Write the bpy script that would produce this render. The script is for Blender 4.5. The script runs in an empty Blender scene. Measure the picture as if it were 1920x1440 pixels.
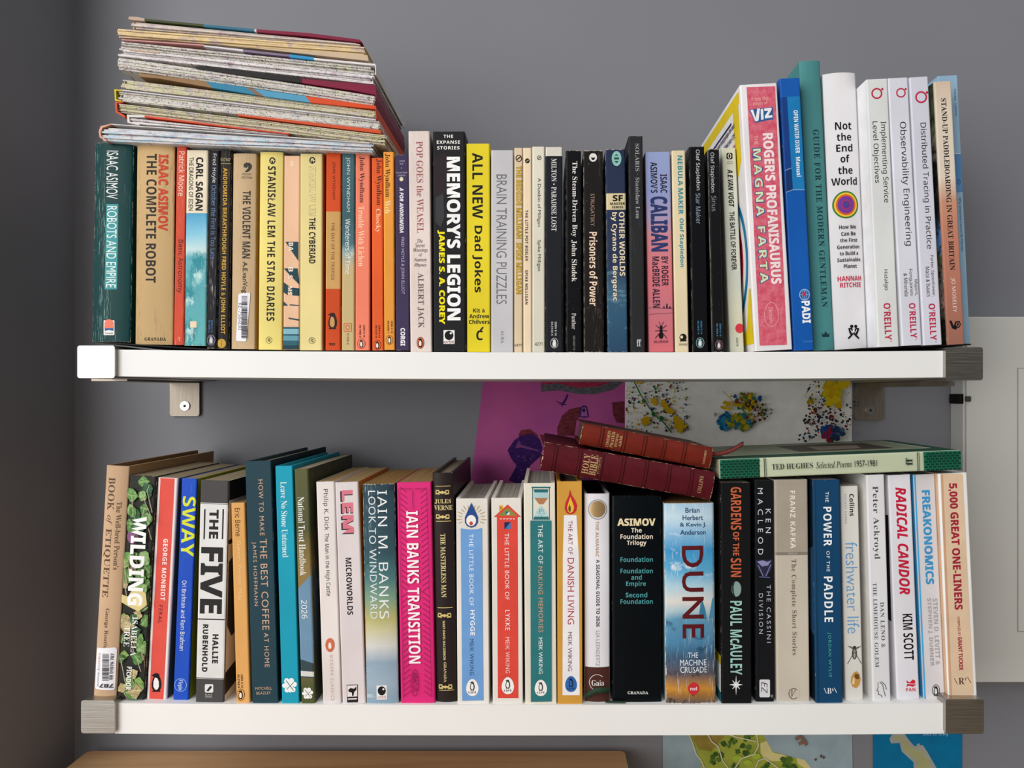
import bpy, bmesh, math, random
from mathutils import Vector, Matrix

# ------------------------------------------------------------------ camera, world, light, exposure
FPX, CX, CY, ZC = 1390.0, 1020.0, 735.0, 1.15      # focal length and eye point in pixels of the 1920x1440 frame, eye height
SC = bpy.context.scene
COL = SC.collection
cam = bpy.data.cameras.new('camera')
cam_ob = bpy.data.objects.new('camera', cam)
COL.objects.link(cam_ob)
cam_ob.location = (0, 0, ZC)
cam_ob.rotation_euler = (math.pi / 2, 0, 0)
cam.sensor_width = 36
cam.lens = 36 * FPX / 1920
cam.shift_x = (960 - CX) / 1920
cam.shift_y = (CY - 720) / 1920
cam.clip_start = .02
SC.camera = cam_ob
SC.view_settings.view_transform = 'Standard'
SC.view_settings.look = 'None'
SC.view_settings.gamma = 1
SC.view_settings.use_curve_mapping = False
SC.view_settings.exposure = 0.0

world = bpy.data.worlds.new('world')
SC.world = world
world.use_nodes = True
wn = world.node_tree
wbg = wn.nodes['Background']
wtc = wn.nodes.new('ShaderNodeTexCoord')
wsep = wn.nodes.new('ShaderNodeSeparateXYZ')
wn.links.new(wtc.outputs['Generated'], wsep.inputs[0])
wmap = wn.nodes.new('ShaderNodeMapRange')              # pale ceiling above, darker room at eye level and below
wmap.interpolation_type = 'SMOOTHSTEP'
wmap.inputs[1].default_value = .12; wmap.inputs[2].default_value = .62
wn.links.new(wsep.outputs['Z'], wmap.inputs[0])
wdot = wn.nodes.new('ShaderNodeVectorMath'); wdot.operation = 'DOT_PRODUCT'
wdot.inputs[1].default_value = Vector((-.85, -.5, .1)).normalized()
wn.links.new(wtc.outputs['Generated'], wdot.inputs[0])
wmap2 = wn.nodes.new('ShaderNodeMapRange')             # paler towards the window side
wmap2.interpolation_type = 'SMOOTHSTEP'
wmap2.inputs[1].default_value = .25; wmap2.inputs[2].default_value = 1.0
wmap2.inputs[4].default_value = 1.2
wn.links.new(wdot.outputs['Value'], wmap2.inputs[0])
wmax = wn.nodes.new('ShaderNodeMath'); wmax.operation = 'MAXIMUM'
wn.links.new(wmap.outputs[0], wmax.inputs[0]); wn.links.new(wmap2.outputs[0], wmax.inputs[1])
wmix = wn.nodes.new('ShaderNodeMix'); wmix.data_type = 'RGBA'
wmix.inputs['A'].default_value = (.065, .06, .056, 1); wmix.inputs['B'].default_value = (1.0, 1.0, 1.02, 1)
wn.links.new(wmax.outputs[0], wmix.inputs['Factor'])
wn.links.new(wmix.outputs['Result'], wbg.inputs[0])
wbg.inputs[1].default_value = 0.78

def area(name, loc, target, sx, sy, power, col):
    l = bpy.data.lights.new(name, 'AREA')
    l.shape = 'RECTANGLE'; l.size = sx; l.size_y = sy; l.energy = power; l.color = col
    o = bpy.data.objects.new(name, l); COL.objects.link(o)
    o.location = loc
    o.rotation_euler = (Vector(target) - Vector(loc)).to_track_quat('-Z', 'Y').to_euler()
    return o
area('window_daylight', (-1.2, -.95, ZC + .5), (0, .7, ZC), 1.3, 1.9, 33, (1, .985, .96))

# ------------------------------------------------------------------ helpers
def lin(h):
    h = h.lstrip('#')
    if len(h) == 3: h = ''.join(c * 2 for c in h)
    out = []
    for i in (0, 2, 4):
        c = int(h[i:i + 2], 16) / 255
        out.append(c / 12.92 if c <= .04045 else ((c + .055) / 1.055) ** 2.4)
    return (*out, 1)

def P(px, py, d):                      # pixel of the photograph + distance from the lens -> point in the room
    return Vector(((px - CX) * d / FPX, d, ZC + (CY - py) * d / FPX))

MATS = {}
class NT:
    def __init__(s, name, rough=.5, metal=0, spec=.12):
        s.m = bpy.data.materials.new(name); s.m.use_nodes = True
        s.t = s.m.node_tree; s.b = s.t.nodes['Principled BSDF']
        s.b.inputs['Roughness'].default_value = rough
        s.b.inputs['Metallic'].default_value = metal
        s.b.inputs['Specular IOR Level'].default_value = spec
        s.tc = s.t.nodes.new('ShaderNodeTexCoord')
    def set(s, sock, v):
        if isinstance(v, bpy.types.NodeSocket): s.t.links.new(v, sock)
        elif isinstance(v, str): sock.default_value = lin(v)
        else: sock.default_value = v
    def noise(s, scale, sc=1.0, detail=2.0, rough=.5, coord='Object', w=0):
        mp = s.t.nodes.new('ShaderNodeMapping'); mp.inputs['Scale'].default_value = scale
        mp.inputs['Location'].default_value = (w * 3.7, w * 1.3, w * 2.1)
        s.t.links.new(s.tc.outputs[coord], mp.inputs['Vector'])
        n = s.t.nodes.new('ShaderNodeTexNoise'); n.inputs['Scale'].default_value = sc
        n.inputs['Detail'].default_value = detail; n.inputs['Roughness'].default_value = rough
        s.t.links.new(mp.outputs[0], n.inputs['Vector'])
        return n.outputs['Fac']
    def rng(s, v, a, b, c=0.0, d=1.0):
        n = s.t.nodes.new('ShaderNodeMapRange')
        s.set(n.inputs[0], v)
        for i, x in enumerate((a, b, c, d)): n.inputs[i + 1].default_value = x
        return n.outputs[0]
    def math(s, op, a, b=0.0):
        n = s.t.nodes.new('ShaderNodeMath'); n.operation = op
        s.set(n.inputs[0], a); s.set(n.inputs[1], b)
        return n.outputs[0]
    def mix(s, f, a, b, mode='MIX'):
        n = s.t.nodes.new('ShaderNodeMix'); n.data_type = 'RGBA'; n.blend_type = mode
        s.set(n.inputs['Factor'], f); s.set(n.inputs['A'], a); s.set(n.inputs['B'], b)
        return n.outputs['Result']
    def gen(s, axis):
        n = s.t.nodes.new('ShaderNodeSeparateXYZ'); s.t.links.new(s.tc.outputs['Generated'], n.inputs[0])
        return n.outputs[axis]
    def ramp(s, v, stops):
        n = s.t.nodes.new('ShaderNodeValToRGB'); e = n.color_ramp.elements
        while len(e) < len(stops): e.new(.5)
        for el, (p, c) in zip(e, stops): el.position = p; el.color = lin(c)
        s.set(n.inputs[0], v)
        return n.outputs[0]
    def bump(s, h, strength=.2, dist=.001):
        n = s.t.nodes.new('ShaderNodeBump'); n.inputs['Strength'].default_value = strength
        n.inputs['Distance'].default_value = dist
        s.set(n.inputs['Height'], h); s.t.links.new(n.outputs[0], s.b.inputs['Normal'])
    def col(s, v): s.set(s.b.inputs['Base Color'], v); return s.m

def ink(h, rough=.5, metal=0):         # printing ink or plain board in one colour
    k = ('ink', h, rough, metal)
    if k not in MATS:
        n = NT('ink_' + h, rough, metal)
        f = n.noise((60, 60, 60), 1, 3)
        c = lin(h)
        n.col(n.mix(n.rng(f, .3, .7), tuple(x * .93 for x in c[:3]) + (1,), tuple(min(1, x * 1.05) for x in c[:3]) + (1,)))
        MATS[k] = n.m
    return MATS[k]

def spine_mat(name, base, wear=.3, crease=0., ccol='e8e4dc', wcol='d8d0c0', rough=.5, nz=0., art=None, cloth=0, seed=0):
    n = NT(name, rough)
    v = n.math('SUBTRACT', 1.0, n.gen('Z'))
    if isinstance(base, str):
        c = lin(base)
        c = n.mix(n.rng(n.noise((25, 25, 12), 1, 4, w=seed), .3, .7), tuple(x * .9 for x in c[:3]) + (1,), tuple(min(1, x * 1.06) for x in c[:3]) + (1,))
    else:
        if nz: v = n.math('ADD', v, n.rng(n.noise((70, 70, 45), 1, 4, .6, w=seed), 0, 1, -nz, nz))
        c = n.ramp(v, base)
    for a in (art or []):
        ac, lo, hi, scale, v0, v1 = a
        msk = n.rng(n.noise(scale, 1, 5, .65, w=seed + 2), lo, hi)
        vv = n.math('SUBTRACT', 1.0, n.gen('Z'))
        msk = n.math('MULTIPLY', msk, n.math('MULTIPLY', n.rng(vv, v0 - .02, v0), n.rng(vv, v1, v1 + .02, 1, 0)))
        c = n.mix(msk, c, ac)
    if crease:
        f = n.noise((1500, 1, 70), 1, 3, .6, w=seed + 1)
        g = n.noise((90, 1, 9), 1, 2, w=seed + 5)
        t = .61 - .05 * crease
        c = n.mix(n.math('MULTIPLY', n.rng(f, t, t + .08, 0, .75), n.rng(g, .46, .6)), c, ccol)
    if wear:
        gx = n.math('ABSOLUTE', n.math('SUBTRACT', n.gen('X'), .5))
        gz = n.math('ABSOLUTE', n.math('SUBTRACT', n.gen('Z'), .5))
        e = n.math('MAXIMUM', n.rng(gx, .45, .5), n.rng(gz, .488, .5))
        f = n.noise((500, 500, 160), 1, 3, .7, w=seed + 3)
        c = n.mix(n.rng(n.math('MULTIPLY', e, f), .62 - .3 * wear, .72 - .3 * wear), c, wcol)
        sp = n.noise((900, 900, 700), 1, 2, .5, w=seed + 4)
        c = n.mix(n.rng(sp, .80 - .06 * wear, .84 - .06 * wear), c, wcol)
    if cloth:
        n.bump(n.noise((1800, 1800, 1800), 1, 2), .25, .0004)
    return n.col(c)

def pages_mat(h):
    k = ('pages', h)
    if k not in MATS:
        n = NT('pages_' + h, .8, 0, .2)
        f = n.noise((1500, 6, 6), 1, 3, .6)
        c = lin(h)
        n.col(n.mix(n.rng(f, .35, .65), tuple(x * .6 for x in c[:3]) + (1,), tuple(min(1, x * 1.12) for x in c[:3]) + (1,)))
        n.bump(f, .4, .0005)
        MATS[k] = n.m
    return MATS[k]

# ------------------------------------------------------------------ mesh builder
class MB:
    def __init__(s): s.v = []; s.f = []; s.mi = []; s.sm = []; s.mats = []
    def slot(s, m):
        if m not in s.mats: s.mats.append(m)
        return s.mats.index(m)
    def add(s, vs, fs, m, smooth=False):
        o = len(s.v); k = s.slot(m)
        s.v += [tuple(v) for v in vs]
        for f in fs: s.f.append(tuple(i + o for i in f)); s.mi.append(k); s.sm.append(smooth)
    def box(s, x0, x1, y0, y1, z0, z1, m):
        vs = [(x, y, z) for x in (x0, x1) for y in (y0, y1) for z in (z0, z1)]
        s.add(vs, [(0, 1, 3, 2), (4, 6, 7, 5), (0, 4, 5, 1), (2, 3, 7, 6), (0, 2, 6, 4), (1, 5, 7, 3)], m)
    def prism(s, prof, axis, a, b, m, smooth=False):   # prof: closed outline; axis 'x' (pts are y,z), 'y' (x,z) or 'z' (x,y)
        def mk(p, t): return {'x': (t, p[0], p[1]), 'y': (p[0], t, p[1]), 'z': (p[0], p[1], t)}[axis]
        n = len(prof)
        va = [mk(p, a) for p in prof]; vb = [mk(p, b) for p in prof]
        s.add(va + vb, [(i, (i + 1) % n, n + (i + 1) % n, n + i) for i in range(n)], m, smooth)
        s.add(va, [tuple(range(n))[::-1]], m); s.add(vb, [tuple(range(n))], m)
    def build(s, name, parent=None, fix=True):
        me = bpy.data.meshes.new(name)
        me.from_pydata(s.v, [], s.f)
        for m in s.mats: me.materials.append(m)
        me.polygons.foreach_set('material_index', s.mi)
        me.polygons.foreach_set('use_smooth', s.sm)
        if fix:
            b = bmesh.new(); b.from_mesh(me); bmesh.ops.recalc_face_normals(b, faces=b.faces); b.to_mesh(me); b.free()
        me.update()
        o = bpy.data.objects.new(name, me); COL.objects.link(o)
        if parent: o.parent = parent
        return o

def empty(name, loc, label, cat, group=None, rot=None):
    o = bpy.data.objects.new(name, None); COL.objects.link(o)
    o.empty_display_size = .02
    o.location = loc
    if rot is not None: o.rotation_euler = rot
    o['label'] = label; o['category'] = cat
    if group: o['group'] = group
    return o
def tag(o, label, cat, group=None):
    o['label'] = label; o['category'] = cat
    if group: o['group'] = group
    return o
def struct(o): o['kind'] = 'structure'; return o

def bevel(o, w, seg=3):
    m = o.modifiers.new('bevel', 'BEVEL'); m.width = w; m.segments = seg; m.limit_method = 'ANGLE'
    return o

# ------------------------------------------------------------------ lettering
FONT = {'s': (None, 0), 't': (None, -.008), 'S': (None, .014), 'B': (0x1D5D4, 0x1D5EE, 0x1D7EC, 0), 'H': (0x1D5D4, 0x1D5EE, 0x1D7EC, .022),
        'n': (0x1D5A0, 0x1D5BA, 0x1D7E2, 0), 'r': (0x1D400, 0x1D41A, 0x1D7CE, -.0058), 'R': (0x1D400, 0x1D41A, 0x1D7CE, .002),
        'i': (0x1D434, 0x1D44E, 48, .002), 'I': (0x1D468, 0x1D482, 0x1D7CE, .002), 'a': (0x1D608, 0x1D622, 0x1D7E2, 0), 'A': (0x1D63C, 0x1D656, 0x1D7EC, .012)}
TXT = {}
def glyphs(s, font):
    k = (s, font)
    if k in TXT: return TXT[k]
    d = FONT[font[0]]
    t = ''
    for c in s:
        if d[0] is None: t += c
        elif 'A' <= c <= 'Z': t += chr(d[0] + ord(c) - 65)
        elif 'a' <= c <= 'z': t += '\u210e' if (c == 'h' and d[1] == 0x1D44E) else chr(d[1] + ord(c) - 97)
        elif '0' <= c <= '9': t += chr(d[2] + ord(c) - 48)
        else: t += c
    cu = bpy.data.curves.new('lettering', 'FONT')
    cu.body = t; cu.offset = d[-1]; cu.resolution_u = 3
    if len(font) > 1: cu.space_character = 1 + int(font[1:]) * .1
    o = bpy.data.objects.new('lettering', cu)
    me = o.to_mesh()
    vs = [(v.co.x, v.co.y) for v in me.vertices]; fs = [tuple(p.vertices) for p in me.polygons]
    bpy.data.objects.remove(o); bpy.data.curves.remove(cu)
    x0 = min(v[0] for v in vs); x1 = max(v[0] for v in vs); y0 = min(v[1] for v in vs); y1 = max(v[1] for v in vs)
    vs = [((x - (x0 + x1) / 2) / max(x1 - x0, 1e-6), (y - (y0 + y1) / 2) / max(y1 - y0, 1e-6)) for x, y in vs]
    TXT[k] = (vs, fs)
    return TXT[k]

PENG = [(-.05, .5), (.08, .49), (.15, .42), (.16, .33), (.22, .2), (.27, -.05), (.25, -.3), (.16, -.44), (-.16, -.44), (-.25, -.3), (-.26, -.05), (-.2, .2), (-.14, .3), (-.2, .34), (-.3, .38), (-.2, .42), (-.14, .46)]
BELLY = [(-.08, .27), (.05, .22), (.12, .05), (.13, -.22), (.05, -.38), (-.08, -.38), (-.17, -.22), (-.16, .05)]
def ell(xc, yc, rx, ry, n=28, a0=0): return [(xc + rx * math.cos(a0 + i * 2 * math.pi / n), yc + ry * math.sin(a0 + i * 2 * math.pi / n)) for i in range(n)]
def line(x0, y0, x1, y1, w):
    dx, dy = x1 - x0, y1 - y0; L = math.hypot(dx, dy) or 1
    nx, ny = -dy / L * w / 2, dx / L * w / 2
    return [(x0 + nx, y0 + ny), (x1 + nx, y1 + ny), (x1 - nx, y1 - ny), (x0 - nx, y0 - ny)]
def rrect(x0, y0, x1, y1, r, n=4):
    o = []
    for cx, cy, a in ((x1 - r, y0 + r, -90), (x1 - r, y1 - r, 0), (x0 + r, y1 - r, 90), (x0 + r, y0 + r, 180)):
        for i in range(n + 1):
            t = math.radians(a + 90 * i / n); o.append((cx + r * math.cos(t), cy + r * math.sin(t)))
    return o

def expand(items):                     # compound marks -> plain polygons, rings and text, all in picture-like coordinates (y down)
    out = []
    for it in items:
        k = it[0]
        if k == 'pg':                  # standing penguin
            _, x, y, h, c1, c2 = it
            out += [('p', [(x + a * h, y - b * h) for a, b in PENG], c1), ('p', [(x + a * h, y - b * h) for a, b in BELLY], c2),
                    ('e', x - .12 * h, y + .47 * h, .12 * h, .04 * h, c1), ('e', x + .1 * h, y + .47 * h, .12 * h, .04 * h, c1)]
        elif k == 'po':                # penguin in an oval
            _, x, y, rx, ry, co, c1, c2 = it
            out += [('e', x, y, rx, ry, c1), ('e', x, y, rx * .9, ry * .92, co)] + expand([('pg', x, y, ry * 1.45, c1, c2)])
        elif k == 'egg':               # egg with a little penguin and LIFE
            _, x, y, rx, ry, c0, c1 = it
            pts = [(x + rx * math.cos(t) * (1 + .14 * math.sin(t)), y + ry * math.sin(t)) for t in [i * 2 * math.pi / 32 for i in range(32)]]
            out += [('p', pts, c0)] + expand([('pg', x, y - ry * .18, ry * 1.05, c1, c0)]) + [('h', 'LIFE', x, y + ry * .56, rx * 1.25, ry * .22, c1, 'B')]
        elif k == 'isbn':
            _, x, x2, y0, y1, h, c, a, b = it
            out += [('v', a, x, y0, y1, h, c, 'B'), ('v', b, x2, y0, y1, h, c, 'B')]
        elif k == 'leaf':              # oak-leaf sprig
            _, x, y, s, c = it
            for a, b, r, q in ((-.25, -.35, .2, .24), (.12, -.4, .2, .2), (.35, -.1, .2, .2), (-.4, 0, .2, .18), (0, -.02, .26, .24), (-.22, .34, .2, .2), (.25, .32, .2, .2), (.02, .25, .14, .3)):
                out.append(('e', x + a * s, y + b * s, r * s, q * s, c))
            out += [('p', line(x - .3 * s, y - .4 * s, x + .3 * s, y + .4 * s, .05 * s), '20505a'), ('p', line(x + .3 * s, y - .25 * s, x - .25 * s, y + .3 * s, .04 * s), '20505a')]
        elif k == 'oring':             # ring with a dot
            _, x, y, r, c = it
            out += [('o', x, y, r, r, r * .27, c), ('e', x + r * .98, y - r * .78, r * .22, r * .22, c)]
        elif k == 'bar':               # barcode: stripes stacked along y
            _, x0, x1, y0, y1, c, sd = it
            rd = random.Random(sd); y = y0
            while y < y1:
                h = rd.choice((1, 1, 2, 3)) * (y1 - y0) / 110
                out.append(('p', [(x0, y), (x1, y), (x1, min(y1, y + h)), (x0, min(y1, y + h))], c)); y += h + rd.choice((1, 1, 2)) * (y1 - y0) / 110
        else: out.append(it)
    return out

class Face:
    """A flat or gently curved face that takes printed marks. conv maps picture coordinates to the face's own (x, z) in metres."""
    def __init__(s, conv, scale, prof=None, cuts=None, off=.00012, place=None, xlim=None, zlim=None, angle=0.):
        s.conv, s.scale, s.prof, s.cuts, s.off, s.place, s.xlim, s.zlim, s.angle = conv, scale, prof or (lambda x: 0.), cuts, off, place, xlim, zlim, angle
    def put(s, mb, items):
        for it in expand(items):
            k = it[0]; col = None
            if k in ('v', 'h', 'u', 'd'):
                if k == 'h' or k == 'd': _, t, xc, yc, w, h, col, font = it; cx, cy = xc, yc; L, Hh = w, h
                else: _, t, xc, y0, y1, h, col, font = it; cx, cy = xc, (y0 + y1) / 2; L, Hh = y1 - y0, h
                gv, fs = glyphs(t, font)
                c0 = s.conv(cx, cy); L *= s.scale; Hh *= s.scale
                if k == 'v': pts = [(c0[0] + y * Hh, c0[1] - x * L) for x, y in gv]
                elif k == 'u': pts = [(c0[0] - y * Hh, c0[1] + x * L) for x, y in gv]
                elif k == 'd': pts = [(c0[0] - x * L, c0[1] - y * Hh) for x, y in gv]
                else: pts = [(c0[0] + x * L, c0[1] + y * Hh) for x, y in gv]
            elif k == 'p': pts = [s.conv(*p) for p in it[1]]; fs = [tuple(range(len(pts)))]; col = it[2]
            elif k == 'e': pts = [s.conv(*p) for p in ell(*it[1:5])]; fs = [tuple(range(len(pts)))]; col = it[5]
            elif k == 'o':
                _, x, y, rx, ry, th, col = it
                a = ell(x, y, rx, ry, 32); b = ell(x, y, rx - th, ry - th, 32)
                pts = [s.conv(*p) for p in a + b]; fs = [(i, (i + 1) % 32, 32 + (i + 1) % 32, 32 + i) for i in range(32)]
            elif k == 'b':             # band across the face
                _, y0, y1, col = it[:4]; u0, u1 = (it[4], it[5]) if len(it) > 4 else (0, 1)
                xa = s.xlim[0] + (s.xlim[1] - s.xlim[0]) * u0; xb = s.xlim[0] + (s.xlim[1] - s.xlim[0]) * u1
                xm = s.conv_mid if hasattr(s, 'conv_mid') else None
                za = s.zof(y0); zb = s.zof(y1)
                pts = [(xa, za), (xb, za), (xb, zb), (xa, zb)]; fs = [(0, 1, 2, 3)]
            else: raise ValueError(k)
            if s.xlim: pts = [(min(max(x, s.xlim[0]), s.xlim[1]), z) for x, z in pts]
            if s.zlim: pts = [(x, min(max(z, s.zlim[0]), s.zlim[1])) for x, z in pts]
            s.off += .000018
            m = col if isinstance(col, bpy.types.Material) else ink(col)
            if s.cuts and (len(s.cuts) > 4 or max(abs(x) for x, z in pts) > s.cuts[2]):
                b = bmesh.new(); vv = [b.verts.new((x, 0, z)) for x, z in pts]
                for f in fs:
                    try: b.faces.new([vv[i] for i in f])
                    except ValueError: pass
                for cx in s.cuts:
                    bmesh.ops.bisect_plane(b, geom=b.verts[:] + b.edges[:] + b.faces[:], plane_co=(cx, 0, 0), plane_no=(1, 0, 0))
                b.verts.index_update()
                pts = [(v.co.x, v.co.z) for v in b.verts]; fs = [tuple(v.index for v in f.verts) for f in b.faces]; b.free()
            q = [(x, s.prof(x) - s.off, z) for x, z in pts]
            if s.place: q = [s.place(p) for p in q]
            mb.add(q, fs, m)

# ------------------------------------------------------------------ the two shelves: heights of the boards
DF, DW = .650, .845                                    # distance of the boards' front edge and of the wall
XL, XR = (215 - CX) * DF / FPX, (1771 - CX) * DF / FPX
def sag(x): t = (x - XL) / (XR - XL); return 4 * t * (1 - t)
def top_px(shelf, x):                                  # picture height of the board's upper front edge
    t = (x - XL) / (XR - XL)
    return (655.5 + 2 * t + 4.2 * sag(x)) if shelf == 'upper' else (1319 + 0 * t + 3.5 * sag(x) - .5)
def top_z(shelf, x): return ZC + (CY - top_px(shelf, x)) * DF / FPX

REG = {'A': (140, 240, 3), 'B': (400, 240, 3), 'C': (660, 220, 3), 'D': (920, 220, 3), 'E': (1180, 220, 3), 'F': (1380, 80, 2.3235), 'G': (1600, 100, 2.3233),
       'H': (140, 820, 2.525), 'I': (430, 820, 2.525), 'J': (670, 840, 2.61875), 'K': (970, 860, 3), 'L': (1230, 860, 3), 'M': (1500, 860, 2.7167), 'N': (980, 760, 2.1818)}

PLACED = []
def book(reg, label, tl, tr, yt, bl, br, yb, items=(), base='888', depth=110, d=None, hb=False, bulge=0., pages='c8b898', left=None, right=None,
         wear=.3, crease=0., ccol='e8e4dc', nz=0., art=None, rough=.5, cloth=0, lift=0., stickers=(), shelf=None, lying=None, yaw=0., left_items=(), right_items=(), wcol='d8d0c0', name=None, thick=None, extra=None, cat='book'):
    rx, ry, rs = REG[reg]
    seed = len(PLACED)
    if lying is None:
        shelf = shelf or ('upper' if reg in 'ABCDEFG' else 'lower')
        xt, xb = rx + (tl + tr) / 2 / rs, rx + (bl + br) / 2 / rs
        pyt, pyb = ry + yt / rs, ry + yb / rs
        xw = (xb - CX) * (d or .66) / FPX
        if shelf == 'lower' and d is None:
            d = min(max(DF * (top_px(shelf, xw) - lift * FPX / DF - CY) / (pyb - CY), .6525), .672)
        d = d or .66
        zb = top_z(shelf, xw) + lift
        if shelf == 'upper': zb = max(zb, ZC + (CY - pyb) * d / FPX)
        B = Vector(((xb - CX) * d / FPX, d, zb)); T = P(xt, pyt, d)
        W = ((tr - tl) + (br - bl)) / 2 / rs * d / FPX
        W *= math.cos(math.atan2(T.x - B.x, T.z - B.z))
    else:                              # lying on other books, head to the left
        B = P(rx + lying[2] / rs, ry + lying[3] / rs, d); T = P(rx + lying[0] / rs, ry + lying[1] / rs, d)
        W = lying[4] / rs * d / FPX
    H = (T - B).length
    lean = math.atan2(T.x - B.x, T.z - B.z)
    s = d / FPX / rs
    D = depth / 1000
    grp = None
    if lying is None: grp = 'books standing on the %s shelf' % shelf
    nm = name or ('hardback_book' if hb else 'paperback_book')
    root = empty(nm, B, label, cat, grp)
    root.rotation_mode = 'XYZ'
    R = Matrix.Rotation(lean, 4, 'Y') @ Matrix.Rotation(yaw, 4, 'Z')
    root.rotation_euler = R.to_euler('XYZ')
    PLACED.append((label, shelf, B.x, W, lean, d, H, D))
    if lying is None:
        ca, sa = math.cos(lean), math.sin(lean)
        def conv(x, y):
            p = P(rx + x / rs, ry + y / rs, d) - B
            return (p.x * ca - p.z * sa, p.x * sa + p.z * ca)
    else:
        def conv(x, y): return (x * s - W / 2, H - y * s)
    r = min(.0014 if not hb else .0008, W * .2)
    if bulge: prof = lambda x: bulge * min(1, abs(2 * x / W)) ** 2.2
    else: prof = lambda x: 0. if abs(x) <= W / 2 - r else r - math.sqrt(max(0, r * r - (min(abs(x), W / 2) - (W / 2 - r)) ** 2))
    n = 20 if bulge else 4
    if bulge: xs = [-W / 2 + W * i / n for i in range(n + 1)]
    else: xs = [-W / 2 + r - r * math.cos(i * math.pi / 2 / n) for i in range(n + 1)] + [W / 2 - r + r * math.sin(i * math.pi / 2 / n) for i in range(n + 1)]
    ys = max(bulge, r) + .0009
    outline = [(x, prof(x)) for x in xs] + [(W / 2, ys), (-W / 2, ys)]
    mb = MB()
    stops = base
    if not isinstance(base, str):      # stops given by picture height
        stops = [(min(1, max(0, (y - yt) / (yb - yt))), c) for y, c in base]
        avg = stops[len(stops) // 2][1]
    else: avg = base
    sm = spine_mat('spine_' + str(seed), stops, wear, crease, ccol, wcol, rough, nz, art, cloth, seed)
    mb.prism(outline, 'z', 0, H, sm, smooth=bool(bulge))
    if not bulge:                      # crisp corners need no smoothing
        pass
    fc = Face(conv, s, prof, cuts=[-W / 2 + W * i / 14 for i in range(1, 14)] if bulge else [-W / 2 + r * .3, -W / 2 + r, W / 2 - r, W / 2 - r * .3], xlim=(-W / 2 + .0002, W / 2 - .0002), zlim=(.0003, H - .0003))
    fc.zof = (lambda y: H - (y - yt) / (yb - yt) * H) if lying is None else (lambda y: H - y * s)
    fc.put(mb, items)
    mb.build('spine', root, fix=False)
    t = (thick or (2.4 if hb else .45)) / 1000
    ov = .003 if hb else .0003
    lm = left if isinstance(left, bpy.types.Material) else ink(left or avg, rough)
    rm = right if isinstance(right, bpy.types.Material) else ink(right or avg, rough)
    y1 = D
    for nme, x0, x1, m, its in (('back_cover', -W / 2, -W / 2 + t, lm, left_items), ('front_cover', W / 2 - t, W / 2, rm, right_items)):
        c = MB(); c.box(x0, x1, ys, y1, 0, H, m)
        if its:
            sd = -1 if nme == 'back_cover' else 1
            # face coordinates: x = fraction of the depth from the spine, y = fraction of the height from the top
            f2 = Face(lambda x, y: (x * D, H * (1 - y)), H, off=.00012, xlim=(ys, D), zlim=(0, H), place=(lambda p: (sd * (W / 2 - p[1]) , p[0], p[2])))
            f2.put(c, its)
        c.build(nme, root, fix=not its)
    pb = MB(); pb.box(-W / 2 + t, W / 2 - t, ys - .0002, D - ov, ov, H - ov, pages_mat(pages))
    pb.build('pages', root)
    for st in stickers:
        sn, pts, c, its = st
        sb = MB(); f3 = Face(conv, s, prof, cuts=fc.cuts, off=.0005, xlim=(-W / 2, W / 2))
        q = [f3.conv(*p) for p in pts]
        f3.put(sb, [('p', pts, c)] + list(its))
        so = sb.build(sn, root, fix=False)
        so['label'] = 'white ' + sn.replace('_', ' ')
    if extra: extra(root, W, H, D, conv, s, prof)
    return root

# ------------------------------------------------------------------ the room
def wall_mat():
    n = NT('grey_wall_paint', .62, 0, .35)
    f = n.noise((3, 3, 3), 1, 3)
    n.bump(n.noise((260, 260, 260), 1, 4), .08, .001)
    return n.col(n.mix(n.rng(f, .3, .7), '7d7e84', '83848a'))
WALL = wall_mat()
w = MB(); w.box(-.62, 1.4, DW, DW + .1, 0, 2.4, WALL); struct(w.build('wall_back'))
XS = (140 - CX) * DW / FPX
w = MB(); w.box(XS - .1, XS, .71, DW + .1, 0, 2.4, WALL); struct(w.build('wall_left'))
def floor_mat():
    n = NT('floor_boards', .5)
    return n.col(n.mix(n.noise((2, 40, 1), 1, 4), 'a89478', 'bca688'))
w = MB(); w.box(-.62, 1.4, -1.2, DW + .1, -.05, 0, floor_mat()); struct(w.build('floor'))

# ------------------------------------------------------------------ shelves
def laminate():
    n = NT('white_laminate', .5)
    return n.col(n.mix(n.rng(n.noise((9, 9, 9), 1, 3), .35, .65), 'ebebe8', 'eeeeec'))
def brushed():
    n = NT('brushed_steel', .36, 1)
    f = n.noise((28, 28, 1400), 1, 3, .6)
    n.set(n.b.inputs['Roughness'], n.rng(f, .3, .7, .28, .42))
    n.bump(f, .22, .0005)
    return n.col(n.mix(n.rng(f, .35, .65), 'a8a39b', 'b6b1a8'))
def brushed_v():
    n = NT('brushed_steel_bracket', .42, 1)
    f = n.noise((1400, 28, 28), 1, 3, .6)
    n.set(n.b.inputs['Roughness'], n.rng(f, .3, .7, .45, .6))
    return n.col(n.mix(n.rng(f, .35, .65), '8e857a', 'a0978b'))
LAM, STEEL, STEELV = laminate(), brushed(), brushed_v()
DARK = ink('16120f', .6)

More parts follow.
